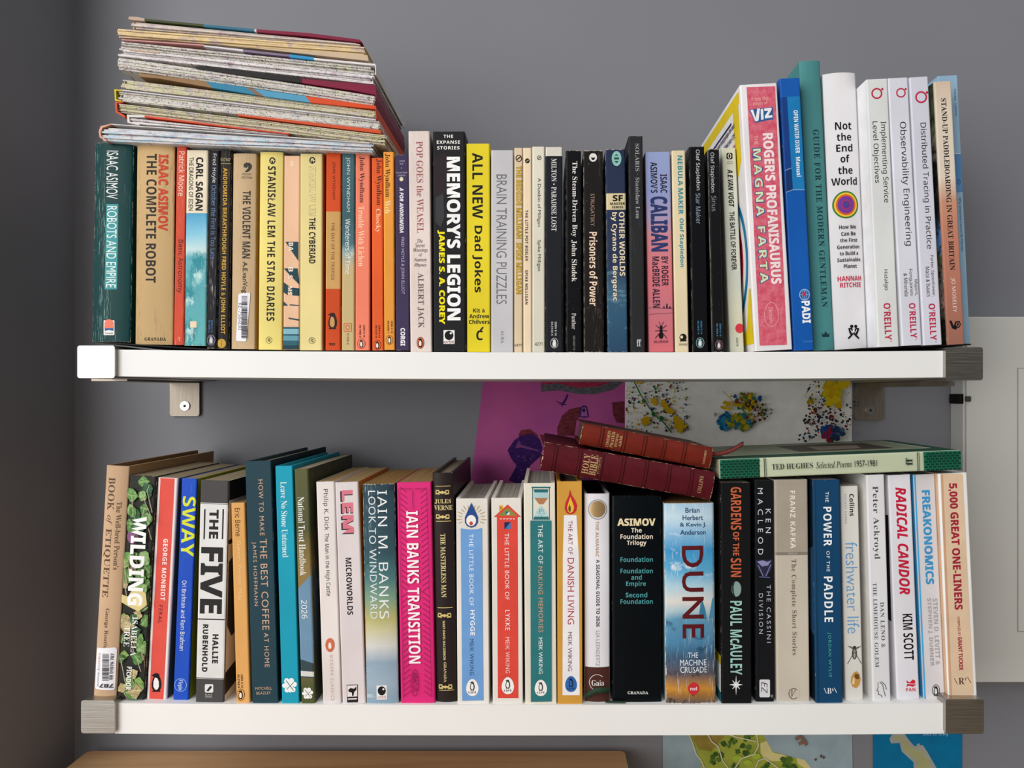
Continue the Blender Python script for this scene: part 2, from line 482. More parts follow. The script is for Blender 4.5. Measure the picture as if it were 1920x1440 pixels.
def shelf(kind, x_caps, y_caps, label):
    zt = top_z(kind, 0); px0, px1 = x_caps
    root = empty('wall_shelf', ((XL + XR) / 2, DF, zt - .023), label, 'shelf')
    ox, oy, oz = root.location
    m = MB(); N = 40; th = (50 if kind == 'upper' else 57) * DF / FPX
    xs = [XL + (XR - XL) * i / N for i in range(N + 1)]
    top = [(x - ox, top_z(kind, x) - oz) for x in xs]
    m.prism(top + [(x, z - th) for x, z in reversed(top)], 'y', 0, DW - DF, LAM)
    b = bevel(m.build('board', root), .0009, 2)
    for k, (a, c) in enumerate(((px0, 215), (1773, px1))):
        yt, yb = y_caps[k]; dc = .6455
        A, Bp = P(a, yt, dc), P(c, yb, dc)
        m = MB()
        hw = (Bp.x - A.x) / 2; hh = (A.z - Bp.z) / 2
        m.prism([(A.x + hw - ox + p[0], A.z - hh - oz + p[1]) for p in rrect(-hw, -hh, hw, hh, .0022)], 'y', dc - oy, DW - oy, STEEL)
        bevel(m.build('end_cap', root), .0012, 3)
        m = MB()                       # dark strip standing in for the shaded gap between cap and board
        e = (Bp.x, XL) if k == 0 else (XR, A.x)
        m.box(e[0] - ox - .0006, e[1] - ox + .0006, .0015, DW - DF - .001, top_z(kind, e[0]) - th - oz + .001, top_z(kind, e[0]) - oz - .001, DARK)
        m.build('cap_gap_shade', root)
    return root
shelf('upper', (145, 1843), ((648, 709), (651, 713)), 'upper white laminate wall shelf with square brushed steel end caps')
shelf('lower', (152, 1845), ((1313, 1375), (1311, 1376)), 'lower white laminate wall shelf with square brushed steel end caps')

def bracket(x0, x1, y0, y1, sy, label):
    A, Bp = P(x0, y0, DW), P(x1, y1, DW)
    root = empty('shelf_bracket', ((A.x + Bp.x) / 2, DW, Bp.z), label, 'bracket', 'steel brackets under the upper shelf')
    W = (Bp.x - A.x) / 2; H = A.z - Bp.z
    zu = top_z('upper', 0) - 52 * DF / FPX - .001 - Bp.z   # underside of the board
    m = MB(); m.prism(rrect(-W, 0, W, H + .012, .003), 'y', -.0045, -.0002, STEELV); m.build('wall_plate', root)
    m = MB(); m.box(-W, W, -.15, -.0046, H + .0005, H + .005, STEELV); m.box(-W * .9, W * .9, -.15, -.02, H + .005, max(zu, H + .006), STEELV); m.build('arm', root)
    zs = (y1 - sy) * DW / FPX
    m = MB()
    m.prism([(x, z + zs) for x, z in ell(.001, 0, .0052, .0052, 24)], 'y', -.0062, -.0046, ink('d8d6d0', .3, 1))
    m.prism([(x, z + zs) for x, z in ell(.001, 0, .0018, .0018, 6)], 'y', -.0064, -.0061, ink('3a3834', .5))
    m.build('screw', root)
bracket(322, 377, 719, 780, 761, 'steel bracket under the upper shelf, below the yellow paperbacks')
bracket(1600, 1653, 727, 788, 769, 'steel bracket under the upper shelf, beside the paint-splattered paper')

# thin dark sheets that lift the books over the end caps
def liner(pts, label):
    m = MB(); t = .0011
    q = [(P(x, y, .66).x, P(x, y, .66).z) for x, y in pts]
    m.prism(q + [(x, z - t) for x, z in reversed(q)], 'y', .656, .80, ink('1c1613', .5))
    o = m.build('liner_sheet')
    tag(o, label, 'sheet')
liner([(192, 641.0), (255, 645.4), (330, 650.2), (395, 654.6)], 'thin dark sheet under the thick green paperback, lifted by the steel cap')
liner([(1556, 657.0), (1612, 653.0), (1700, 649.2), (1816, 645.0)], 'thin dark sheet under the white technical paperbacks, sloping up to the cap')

# ------------------------------------------------------------------ papers on the wall
def flat_paper(name, outline, items, base, label, cat, d=DW - .0009, rough=.7):
    c = P(sum(p[0] for p in outline) / len(outline), max(p[1] for p in outline), d)
    m = MB()
    s = d / FPX
    conv = lambda x, y: ((x - CX) * s - c.x, (CY - y) * s + ZC - c.z)
    pts = [conv(*p) for p in outline]
    m.prism(pts, 'y', -.0002, .0004, base if isinstance(base, bpy.types.Material) else ink(base, rough))
    f = Face(conv, s, off=.0003); f.put(m, items)
    o = m.build(name, fix=False); o.location = c
    tag(o, label, cat)
    return o

def pink_mat():
    n = NT('pink_paper', .75)
    return n.col(n.mix(n.rng(n.noise((14, 14, 14), 1, 4), .3, .7), 'aa4f92', 'c05c96'))
def scribble(h, h2):
    n = NT('scribble_' + h, .7)
    return n.col(n.mix(n.rng(n.noise((160, 1, 600), 1, 4, .7), .4, .6), h, h2))
PURP, BRN, REDC, GRN = scribble('2c1450', '43206a'), scribble('5a2028', '7a3440'), scribble('9c2440', 'b03858'), scribble('4a4a50', '6a6a70')
q = lambda pts: [(860 + x / 4.8, 690 + y / 4.8) for x, y in pts]     # from an enlarged view
bird = [('p', q([(740, 60), (1490, 60), (1480, 130), (1380, 170), (1180, 190), (1000, 165), (740, 150)]), REDC),
        ('p', q([(740, 150), (900, 140), (1080, 180), (1250, 165), (1440, 110), (1480, 130), (1400, 190), (1240, 235), (1080, 235), (900, 200), (740, 215)]), GRN),
        ('p', q([(975, 235), (990, 240), (965, 300), (940, 330), (915, 330), (945, 295)]), PURP),
        ('p', q(line(880, 300, 960, 330, 8)), PURP), ('p', q(line(930, 350, 940, 310, 8)), PURP), ('p', q(line(970, 330, 900, 325, 6)), PURP),
        ('p', q([(890, 610), (885, 540), (930, 430), (1000, 370), (1090, 350), (1130, 400), (1060, 470), (1040, 610)]), BRN),
        ('p', q([(1085, 440), (1095, 360), (1120, 335), (1155, 345), (1175, 440), (1130, 450)]), PURP),
        ('p', q([(1098, 435), (1108, 365), (1128, 350), (1148, 360), (1160, 435)]), '9a5a96'), ('p', q(ell(1126, 380, 14, 16)), '24103c'),
        ('p', q([(1380, 310), (1490, 298), (1490, 500), (1420, 490), (1390, 420)]), BRN),
        ('p', q([(730, 600), (830, 600), (1050, 640), (1050, 700), (760, 690)]), BRN),
        ('p', q([(540, 600), (560, 560), (640, 548), (710, 600), (720, 640), (560, 660)]), BRN),
        ('p', q([(440, 740), (500, 650), (560, 610), (660, 590), (730, 640), (755, 720), (730, 800), (640, 880), (600, 1030), (520, 1040), (450, 1010), (520, 880), (470, 810)]), PURP),
        ('p', q([(510, 710), (545, 650), (560, 690), (720, 740), (720, 750), (560, 715), (520, 722)]), '7c3c7c')]
rd = random.Random(4)
for i in range(16): bird.append(('p', q(ell(rd.uniform(500, 690), rd.uniform(770, 1000), 7, 7, 8)), '6a3a80'))
flat_paper('childs_drawing', [(909, 690), (1180, 690), (1180, 960), (876, 960)], bird, pink_mat(), 'pink sheet of paper with scribbled dark bird drawings behind the red leather books', 'drawing', d=DW - .0005)

rd = random.Random(11)
def splat(x, y, r, c):
    n = rd.randint(9, 14)
    return ('p', [(x + r * rd.uniform(.55, 1.25) * math.cos(2 * math.pi * i / n), y + r * rd.uniform(.55, 1.25) * math.sin(2 * math.pi * i / n)) for i in range(n)], c)
z3 = lambda x, y: (1160 + x / 3.692, 690 + y / 3.692)
sp = []
INKS = ['c8a012', 'd8b418', '1c5c34', '22304a', '2a1c20', '7a1c24', '1c4a86', '3a7a3c', '8a7a18']
for i in range(330):                   # left third: fine spray with a green stroke
    x, y = rd.uniform(52, 468), rd.uniform(85, 440)
    sp.append(splat(*z3(x, y), rd.choice((.6, .8, 1.0, 1.3, 1.9, 2.4)), rd.choice(INKS)))
for x, y, r in ((185, 365, 9), (320, 265, 8), (405, 385, 11), (240, 225, 6), (140, 95, 6), (300, 240, 7), (430, 410, 9), (350, 300, 7), (390, 350, 7), (195, 350, 6), (170, 380, 5), (330, 285, 6), (415, 425, 7), (245, 245, 4)): sp.append(splat(*z3(x, y), r, 'd0a810'))
g = [(100, 90), (150, 190), (235, 315), (300, 370), (360, 445)]
for (a, b), (c, e) in zip(g, g[1:]): sp.append(('p', [z3(*p) for p in line(a, b, c, e, 9)], '3a7a3c'))
for x, y, r in ((235, 318, 5), (290, 350, 5), (170, 230, 4)): sp.append(splat(*z3(x, y), r, '2f6a34'))
for i in range(26): sp.append(splat(*z3(rd.uniform(440, 475), rd.uniform(200, 430)), rd.uniform(.8, 2), rd.choice(('1c4a86', '22304a', '3a7a3c'))))
def cluster(cx, cy, rx, ry, n, cols, r0, r1):
    for i in range(n):
        a, t = rd.uniform(0, 6.283), math.sqrt(rd.uniform(0, 1))
        sp.append(splat(*z3(cx + rx * t * math.cos(a), cy + ry * t * math.sin(a)), rd.uniform(r0, r1), rd.choice(cols)))
cluster(720, 370, 48, 58, 60, ['1a6c96', '2a86a8', '14507c'], 2.5, 6)
cluster(830, 370, 90, 55, 70, ['5a7a1c', '86861c', '2a6a5a', 'b09a18', '1a6c86'], 2, 6)
cluster(860, 230, 70, 60, 60, ['5a7a1c', 'c8a012', '2a6a5a', '86861c', '7a3c1c'], 2, 5)
cluster(930, 300, 80, 90, 90, ['c8a012', '7a2a1c', '2a3a2a', '5a6a1c', '3a2a20'], .8, 3)
cluster(1000, 300, 45, 60, 40, ['4a6a1c', '2a2a2a', '6a2a20'], .6, 1.6)
cluster(730, 260, 40, 25, 22, ['d0a810', 'c8a012'], 1, 4)
for x, y, r, c in ((785, 195, 4, '1c4a86'), (955, 207, 5, '1c4a86'), (650, 320, 4, '9a9ca0'), (760, 195, 3, 'c8a012')): sp.append(splat(*z3(x, y), r, c))
sp.append(('p', [z3(*p) for p in line(700, 160, 790, 245, 4)], 'a08a18'))
cluster(1440, 150, 62, 60, 26, ['d0b414', 'c8a012', 'a8aa18'], 5, 9)
cluster(1460, 230, 50, 40, 16, ['d0b414', 'c09a12'], 5, 8)
cluster(1520, 105, 35, 20, 10, ['d0b414'], 4, 6)
cluster(1300, 230, 20, 22, 8, ['b09414', '8a7a18'], 3, 5)
cluster(1330, 200, 70, 120, 70, ['22304a', '7a1c24', '4a1c24', '1c4a86', 'c8a012'], .6, 2.4)
cluster(1400, 370, 160, 110, 190, ['2a1c20', '7a1c24', '3a2a20', '5a2a18', '22304a'], .6, 3)
cluster(1410, 440, 50, 50, 40, ['1c3a76', '8a1c28', '1c4a86', '2a2a3a'], 3, 7)
cluster(1470, 440, 35, 45, 22, ['3a5a80', '22304a', '1c3a56'], 3, 6)
cluster(1570, 250, 45, 25, 16, ['2a6a4a', '2a3a3a'], .8, 2.2)
cluster(1250, 470, 60, 30, 26, ['22304a', '2a4a5a'], .6, 2.5)
for i in range(40): sp.append(splat(*z3(rd.uniform(1500, 1610), rd.uniform(90, 490)), rd.uniform(.4, .9), rd.choice(INKS)))
flat_paper('splatter_painting', [(1172, 690), (1597, 690), (1597, 960), (1172, 960)], sp, 'eeeee8', 'white sheet with colourful paint splatters pinned under the upper shelf', 'painting')

# maps below the lower shelf
z5 = lambda pts: [(1160 + x / 2.5263, 1290 + y / 2.5263) for x, y in pts]
def sea(name, h, h2):
    n = NT(name, .5)
    return n.col(n.mix(n.rng(n.noise((40, 1, 40), 1, 4), .35, .65), h, h2))
LAND = sea('painted_fields', '93a03a', 'b2b84c'); LAND2 = sea('painted_moor', '8a7a34', 'a89448'); SAND = sea('painted_sand', 'd8cc86', 'e2d89a')
rd = random.Random(3)
im = [('p', z5([(310, 150), (650, 150), (700, 250), (730, 300), (800, 320), (870, 340), (920, 400), (940, 500), (400, 500), (395, 380), (370, 300), (335, 220)]), LAND),
      ('p', z5([(315, 150), (480, 150), (500, 230), (440, 300), (380, 290), (340, 220)]), LAND2),
      ('p', z5([(670, 262), (700, 250), (730, 305), (790, 318), (780, 345), (700, 345), (672, 310)]), SAND),
      ('p', z5([(840, 330), (880, 340), (920, 390), (915, 400), (850, 360)]), SAND)]
for x, y, r in ((510, 260, 22), (470, 330, 26), (620, 230, 22), (590, 290, 28), (790, 350, 30), (820, 370, 20), (540, 250, 16), (450, 345, 18), (700, 370, 22), (550, 370, 16)):
    for k in range(7): im.append(splat(1160 + (x + rd.uniform(-r, r)) / 2.5263, 1290 + (y + rd.uniform(-r, r) * .7) / 2.5263, r * .2, rd.choice(('4c6a2c', '5c7a30', '3c5a28'))))
for x, y, r in ((560, 330, 24), (650, 320, 22), (610, 350, 20)): im.append(('p', z5(ell(x, y, r, r * .6)), 'aac040'))
for path in ([(325, 205), (350, 260), (365, 310), (390, 340), (410, 390)], [(410, 200), (440, 250), (470, 275), (490, 340), (520, 380)], [(540, 390), (580, 330), (640, 310), (660, 270), (650, 210)],
             [(640, 390), (660, 340), (690, 330), (760, 380), (860, 395)], [(480, 205), (560, 230), (650, 250)]):
    for (a, b), (c, e) in zip(path, path[1:]): im.append(('p', z5(line(a, b, c, e, 5)), 'dcd8be'))
for x0, y0, x1, y1 in ((835, 240, 860, 225), (850, 262, 885, 245), (860, 225, 888, 268)): im.append(('p', z5(line(x0, y0, x1, y1, 16)), '8a6a58'))
for x, y in ((930, 335), (955, 320), (968, 325)): im.append(splat(1160 + x / 2.5263, 1290 + y / 2.5263, 2.6, '5a4a44'))
flat_paper('illustrated_map', [(1243, 1340), (1597, 1340), (1599, 1470), (1243, 1470)], im, sea('pale_sea', 'a2b6be', '94a8b2'), 'creased illustrated island map in greens on pale blue below the lower shelf', 'map')
ib = [('p', z5([(1282, 240), (1300, 210), (1340, 195), (1370, 240), (1400, 275), (1440, 270), (1460, 300), (1500, 370), (1530, 420), (1400, 420), (1395, 350), (1340, 300), (1330, 260), (1290, 262)]), 'a2a49a'),
      ('p', z5([(1300, 235), (1340, 220), (1365, 265), (1400, 290), (1440, 300), (1470, 350), (1490, 420), (1420, 420), (1410, 340), (1355, 295), (1340, 250)]), 'a8a878'),
      ('h', 'Isles of Scilly', 1160 + 1500 / 2.5263, 1290 + 219 / 2.5263, 48, 7, 'b8d4e4', 'n')]
for x0, y0 in ((1300, 205), (1350, 235), (1420, 272)): ib.append(splat(1160 + x0 / 2.5263, 1290 + y0 / 2.5263, 5, 'a2a49a'))
flat_paper('blue_map', [(1637, 1340), (1804, 1340), (1804, 1470), (1637, 1470)], ib, sea('deep_sea', '0a76a4', '0c6c98'), 'deep blue sea map with one grey green island below the lower shelf', 'map')

# white cupboard on the wall
A, Bq = P(1810, 593, DW - .03), P(2330, 1281, DW - .03)
root = empty('wall_cupboard', ((A.x + Bq.x) / 2, DW, Bq.z), 'pale grey flat metal cupboard on the wall past the shelf ends', 'cupboard')
ox, oy, oz = root.location
CUP = NT('pale_cupboard_paint', .45); CUP = CUP.col(CUP.mix(CUP.rng(CUP.noise((5, 5, 5), 1, 3), .3, .7), 'cccbc5', 'd2d1cb'))
hw, hh = (Bq.x - A.x) / 2, A.z - Bq.z
m = MB(); m.box(-hw, hw, -.026, 0, 0, hh, CUP); bevel(m.build('case', root), .0012)
ins = 97 * (DW - .03) / FPX
m = MB(); m.box(-hw + .0015, hw, -.030, -.0265, .001, hh - .001, CUP); bevel(m.build('front_sheet', root), .0008)
m = MB(); m.box(-hw + ins, hw - ins, -.0306, -.0299, ins, hh - ins, ink('a2a19c', .45)); m.box(-hw + ins + .0009, hw - ins - .0009, -.0312, -.0299, ins + .0009, hh - ins - .0009, CUP); m.build('inset_panel', root)
zl = P(0, 748, DW - .03).z - oz
m = MB(); m.box(-hw - .004, -hw + .001, -.026, -.004, zl - .0055, zl + .0055, DARK); m.box(-hw - .001, -hw + .0045, -.034, -.0298, zl - .003, zl + .003, ink('4a463f', .4)); bevel(m.build('latch', root), .0012)

# wooden desk under the shelves
def wood():
    n = NT('warm_wood', .42)
    f = n.noise((4, 60, 60), 1, 5, .6)
    return n.col(n.ramp(n.rng(f, .3, .7), [(0, 'bc9268'), (.5, 'cca276'), (1, 'd6ae82')]))
WOOD = wood()
dk = .832
zt = P(0, 1408, dk).z
x0, x1 = P(165, 0, dk).x, P(1171, 0, dk).x
root = empty('wooden_desk', ((x0 + x1) / 2, .62, 0), 'light brown wooden desk top below the lower shelf', 'desk')
hx, yf, yb = (x1 - x0) / 2, .40 - .62, dk - .62
m = MB(); m.prism(rrect(-hx, yf, hx, yb, .006), 'z', zt - .024, zt, WOOD); bevel(m.build('desk_top', root), .003)
for sx in (-1, 1):
    for y in (yf + .03, yb - .03):
        m = MB(); x = sx * (hx - .03); m.box(x - .02, x + .02, y - .02, y + .02, 0, zt - .0245, WOOD); m.build('leg', root)

# ------------------------------------------------------------------ books on the upper shelf
WH, BK = 'f2f0ec', '17161a'
OLD, NEW, CRM = 'a88c62', 'dcd8d0', 'c8b48c'

book('A', 'thick dark green paperback with cracked spine, first on the upper shelf', 113, 322, 82, 90, 308, 1203, [
    ('v', 'ISAAC ASIMOV', 211, 128, 398, 66, 'e4e8e4', 's'), ('p', [(179, 428), (246, 428), (238, 908), (168, 908)], '45999c'),
    ('v', 'ROBOTS AND EMPIRE', 207, 440, 898, 56, 'e8ecea', 's'),
    ('p', rrect(163, 1082, 224, 1165, 3), 'eeeae4'), ('p', ell(194, 1102, 27, 26), 'e8806a'), ('p', [(169, 1120), (219, 1120), (219, 1142), (194, 1136), (169, 1142)], '2a5f9a'), ('p', [(166, 1114), (221, 1114), (221, 1126), (166, 1126)], 'e8806a'),
    ('h', 'Granada', 194, 1154, 46, 9, '3a3a3a', 'r')],
    base='0a3b3c', crease=.9, ccol='8fb0a8', wear=.5, pages=OLD, wcol='b8b4a4', rough=.4, bulge=.0022)
book('A', 'thick tan paperback with red and black lettering, second on the upper shelf', 347, 560, 95, 338, 548, 1218, [
    ('v', 'ISAAC ASIMOV', 497, 148, 578, 54, 'c2442a', 'H'), ('v', 'THE COMPLETE ROBOT', 430, 145, 870, 58, '2c2622', 'B'), ('h', 'GRANADA', 452, 1187, 120, 19, '2c2622', 'R1')],
    base='c2a272', crease=.7, ccol='7c6040', wear=.3, pages=OLD, right='2a2420', left='b89a6c', bulge=.0016)
book('A', 'thin red paperback with a white author name, beside the thick tan one', 573, 630, 98, 555, 612, 1220, [
    ('v', 'Patrick Moore', 602, 132, 383, 34, 'f0d4c4', 'n'), ('v', 'Basic Astronomy', 592, 628, 928, 34, '3a1c18', 'n'), ('h', '1', 587, 1188, 8, 24, 'f0d4c4', 'n')],
    base='cf4e36', crease=.4, ccol='e8a890', pages=OLD)
book('A', 'cream topped paperback with pale blue mountain picture on its spine', 631, 750, 125, 615, 738, 1225, [
    ('b', 125, 479, 'e4d8be'), ('v', 'CARL SAGAN', 702, 165, 465, 42, '1c1a1a', 'H'), ('v', 'THE DRAGONS OF EDEN', 655, 165, 465, 26, '1c1a1a', 'S'),
    ('p', [(650, 1087), (686, 1087), (686, 1123), (650, 1123)], 'ead4b4'), ('v', '586 04777', 671, 1132, 1195, 12, '2a4a4e', 'n')],
    base=[(125, 'e4d8be'), (480, '4e9fc8'), (600, '86c4da'), (690, 'c4dcdc'), (730, '6ab0bc'), (900, '5aa4ac'), (1225, '62b0b0')], nz=.03,
    art=[('2f8a96', .5, .62, (90, 1, 50), .52, 1.0), ('b8dcd8', .56, .66, (120, 1, 60), .55, 1.0)], crease=.3, wear=.6, pages=OLD, wcol='d8ccb0')
book('A', 'narrow black paperback with white and blue lettering, before the gold lettered one', 760, 814, 125, 741, 796, 1240, [
    ('v', 'Fred Hoyle', 784, 145, 308, 27, 'd4d4dc', 'n'), ('v', 'October the First is Too Late', 781, 322, 738, 27, '6484aa', 'n'),
    ('isbn', 772, 758, 1080, 1150, 9, '4474a4', 'ISBN 0 14', '00.2886 2'), ('po', 768, 1193, 23, 29, '2a2a34', '9a9aa8', 'd8d4cc')],
    base='1a1a20', wear=.6, crease=.3, pages=OLD, wcol='a8a090')
book('A', 'narrow black paperback with gold capitals on the upper shelf', 820, 882, 122, 802, 865, 1243, [
    ('h', 'GS7347', 848, 178, 56, 17, 'c8b48c', 'n'), ('b', 199, 202, 'a89468'), ('v', 'ANDROMEDA BREAKTHROUGH FRED HOYLE & JOHN ELLIOT', 838, 225, 1158, 30, 'd2a33a', 'B'),
    ('e', 827, 1212, 24, 26, 'c29a42'), ('p', line(827, 1192, 827, 1232, 2), '5a4420')],
    base='211d1c', wear=.6, crease=.6, ccol='7c6a50', pages=OLD, wcol='9c8c70')
book('B', 'worn tan paperback with a white barcode sticker on its spine', 113, 238, 143, 97, 232, 1243, [
    ('p', [(172, 225), (170, 205), (185, 194), (205, 196), (216, 210), (214, 226), (204, 240), (192, 248), (176, 248), (186, 236), (196, 226), (196, 214), (186, 208)], '3a3634'), ('e', 184, 214, 9, 10, '3a3634'),
    ('h', 'POCKET', 189, 260, 52, 12, '4a443e', 'n'), ('h', 'FICTION', 188, 279, 56, 12, '4a443e', 'n'),
    ('v', 'THE VIOLENT MAN', 186, 353, 733, 44, '3c3734', 'B'), ('v', 'A.E.vanVogt', 174, 752, 940, 34, '3c3734', 'S')],
    base='c6aa84', bulge=.0014, crease=.5, ccol='8c7050', wear=.4, pages=OLD, right='c89850',
    stickers=[('barcode_sticker', [(148, 932), (206, 926), (208, 940), (186, 1196), (180, 1201), (132, 1198), (128, 1190), (142, 940)], 'eceaf0',
               [('v', 'KE-758-030', 152, 985, 1135, 22, '2a2a30', 'n'), ('bar', 160, 192, 945, 1182, '3a3a40', 5)])])
book('B', 'pale yellow paperback with black capitals running its whole spine', 265, 390, 135, 250, 385, 1247, [
    ('e', 332, 184, 17, 19, '1e1c18'), ('v', 'C', 332, 172, 196, 18, 'e6d37e', 'H'), ('p', [(330, 182), (346, 182), (346, 186), (330, 186)], 'e6d37e'),
    ('v', 'STANISŁAW LEM THE STAR DIARIES', 325, 215, 1085, 44, '201d1a', 'B1'), ('o', 313, 1193, 18, 19, 2, '5a5030'), ('v', 'SF', 313, 1182, 1204, 16, '5a5030', 'S')],
    base='e6d47c', bulge=.001, wear=.3, pages=CRM)
book('B', 'peach paperback with dark teal cut shapes between two yellow ones', 398, 488, 157, 392, 482, 1247, [
    ('e', 444, 200, 12, 16, 'f2d2b4'), ('e', 444, 200, 5, 8, 'ecbf9c'),
    ('p', [(405, 640), (478, 640), (478, 748)], '22444c'), ('p', [(396, 790), (474, 790), (484, 862), (484, 880), (440, 838)], '22444c'), ('p', [(396, 868), (440, 900), (420, 940), (395, 925)], '22444c'),
    ('p', [(420, 895), (484, 902), (484, 944), (446, 942)], '22444c'), ('p', [(393, 975), (420, 998), (393, 1000)], '22444c'), ('p', [(430, 992), (484, 996), (484, 1000), (430, 998)], '22444c'), ('p', [(424, 1066), (484, 1076), (484, 1084), (424, 1074)], '22444c'),
    ('v', 'BA', 437, 645, 692, 26, 'f6e6d4', 'B'), ('v', 'B', 436, 783, 808, 26, 'f6e6d4', 'B'), ('v', 'S', 434, 828, 850, 26, 'f0d8c0', 'B'), ('v', 'MS', 432, 893, 938, 24, 'f6e6d4', 'B'),
    ('b', 1120, 1130, '2a5460'), ('b', 1130, 1160, '7fb4c0'), ('b', 1160, 1168, '2a5460'), ('b', 1168, 1196, '5f98a8'), ('b', 1196, 1222, '2f5f6c'), ('b', 1222, 1247, '203f48')],
    base='ebbf9b', wear=.3, pages=CRM, right='4a2a20')
book('B', 'pale yellow paperback with outlined and black capitals in its upper half', 490, 612, 145, 484, 612, 1250, [
    ('e', 557, 182, 17, 19, '1e1c18'), ('v', 'C', 557, 170, 194, 18, 'e8d794', 'H'), ('p', [(555, 180), (571, 180), (571, 184), (555, 184)], 'e8d794'),
    ('v', 'STANISLAW LEM', 556, 215, 495, 38, 'a89c6a', 'H1'), ('v', 'STANISLAW LEM', 556, 217, 493, 34, 'e6d698', 'B1'), ('v', 'THE CYBERIAD', 556, 505, 762, 36, '201d1a', 'B'),
    ('o', 555, 1195, 18, 19, 2, '5a5030'), ('v', 'SF', 555, 1184, 1206, 16, '5a5030', 'S')],
    base='e6d592', wear=.25, pages='b08050', right='c89a6c')
book('B', 'orange paperback with a cream middle band and a penguin', 635, 718, 130, 628, 716, 1250, [
    ('b', 470, 905, 'c89a5c'), ('v', 'JOHN WYNDHAM', 676, 190, 402, 20, '642414', 's1'), ('v', 'THE DAY OF THE TRIFFIDS', 673, 532, 855, 18, '4c3a28', 's1'),
    ('pg', 671, 1085, 92, '2a1c18', 'c89a5c'), ('h', '993', 668, 1216, 34, 15, '3a1c14', 'B')], base='cb4a1c', wear=.3, pages=OLD)
book('B', 'paperback fading from dark teal to sand, after the orange penguin one', 725, 795, 143, 720, 794, 1250, [
    ('v', 'JOHN WYNDHAM', 757, 165, 472, 25, 'c4d0d0', 's'), ('v', 'Wanderers of Time', 757, 512, 822, 29, 'e8ecec', 'n'),
    ('p', rrect(733, 1098, 779, 1146, 6), 'c86a4a'), ('p', rrect(737, 1102, 775, 1142, 5), 'c8b078'), ('o', 756, 1122, 14, 15, 6, 'c86a4a'), ('v', '57206 6', 757, 1155, 1218, 12, '4a3c28', 'n')],
    base=[(143, '42646a'), (500, '3a5c62'), (660, '4a7078'), (700, '8fa8a4'), (780, 'c4ae7c'), (1250, 'c6b07c')], nz=.04, art=[('d8d8cc', .58, .66, (80, 1, 40), .42, .6)], wear=.4, pages=OLD)
def penguin_book(reg, label, c, title, cor, au, ti, isb, ov, tc, no, **k):
    book(reg, label, *cor, [('v', 'John Wyndham', *au, 33, '2a1a18', 'r'), ('v', title, *ti, 34, tc, 'r'), ('isbn', *isb, 9, '3a201a', 'ISBN 0 14', no), ('po', *ov, '3a201a', 'e8d8c8', '2a1a18') if 0 else ('po', *ov, c, '2a1a18', 'f0e4d4')],
         base=c, wear=.25, pages=OLD, **k)
penguin_book('B', 'salmon pink paperback with black and cream lettering, after the teal and sand one', 'ee8266', 'Trouble With Lichen', (800, 880, 127, 797, 880, 1250), (833, 160, 420), (832, 440, 778), (848, 826, 1108, 1178), (833, 1213, 22, 28), 'ffd8b8', '00.1986 3', right='8a3a28')
penguin_book('C', 'bright orange paperback, shortest beside the salmon pink one', 'e05e2a', 'Chocky', (110, 172, 228, 112, 178, 1310), (148, 235, 495), (145, 515, 648), (154, 136, 1170, 1240), (143, 1281, 21, 28), 'ffd0a0', '00.3121 9', right='8a3418')
penguin_book('C', 'amber orange paperback with worn edges beside the purple one', 'e89a3e', 'Web', (174, 236, 195, 181, 240, 1308), (197, 205, 448), (200, 468, 540), (224, 204, 1145, 1215), (211, 1252, 20, 27), 'f8e0a8', '00.5338 7')
book('C', 'dark purple paperback with small white capitals on the upper shelf', 243, 318, 210, 244, 326, 1310, [
    ('h', 'CORGI', 282, 246, 30, 9, 'c0b4cc', 'n'), ('h', 'SF', 280, 262, 22, 9, 'c0b4cc', 'n'), ('h', "COLLECTOR'S", 279, 311, 64, 9, 'c0b4cc', 'n'), ('h', 'LIBRARY', 279, 328, 44, 9, 'c0b4cc', 'n'), ('h', '+', 279, 286, 8, 8, 'c0b4cc', 'n'),
    ('e', 278, 348, 11, 12, 'e0d4b4'), ('v', 'A FOR ANDROMEDA', 279, 395, 650, 22, 'ece8ee', 'A'), ('v', 'FRED HOYLE & JOHN ELLIOT', 284, 675, 995, 23, 'b4a8c4', 's'), ('v', 'CORGI', 286, 1185, 1285, 26, 'ece8ee', 'H')],
    base='3e3352', wear=.5, pages=OLD, wcol='9c90a8')
book('C', 'tall cream paperback with pale red capitals and an oval penguin', 317, 437, 78, 328, 450, 1320, [
    ('v', 'POP GOES the WEASEL', 382, 135, 650, 38, 'a4585e', 'r'), ('h', 'The', 382, 695, 32, 22, '4a3c3a', 'i'), ('h', 'Secret', 382, 720, 54, 22, '4a3c3a', 'i'), ('h', 'Meanings', 384, 749, 84, 26, '4a3c3a', 'i'),
    ('h', 'of', 385, 775, 20, 22, '4a3c3a', 'i'), ('h', 'Nursery', 384, 804, 72, 26, '4a3c3a', 'i'), ('h', 'Rhymes', 384, 832, 70, 26, '4a3c3a', 'i'), ('v', 'ALBERT JACK', 386, 875, 1185, 36, '6a5856', 'r'),
    ('po', 385, 1268, 21, 33, 'd8704c', '2a1a18', 'f0e4d8')], base='e2d3cb', crease=.3, ccol='b8a49c', wear=.3, pages=NEW, depth=128, d=.658)
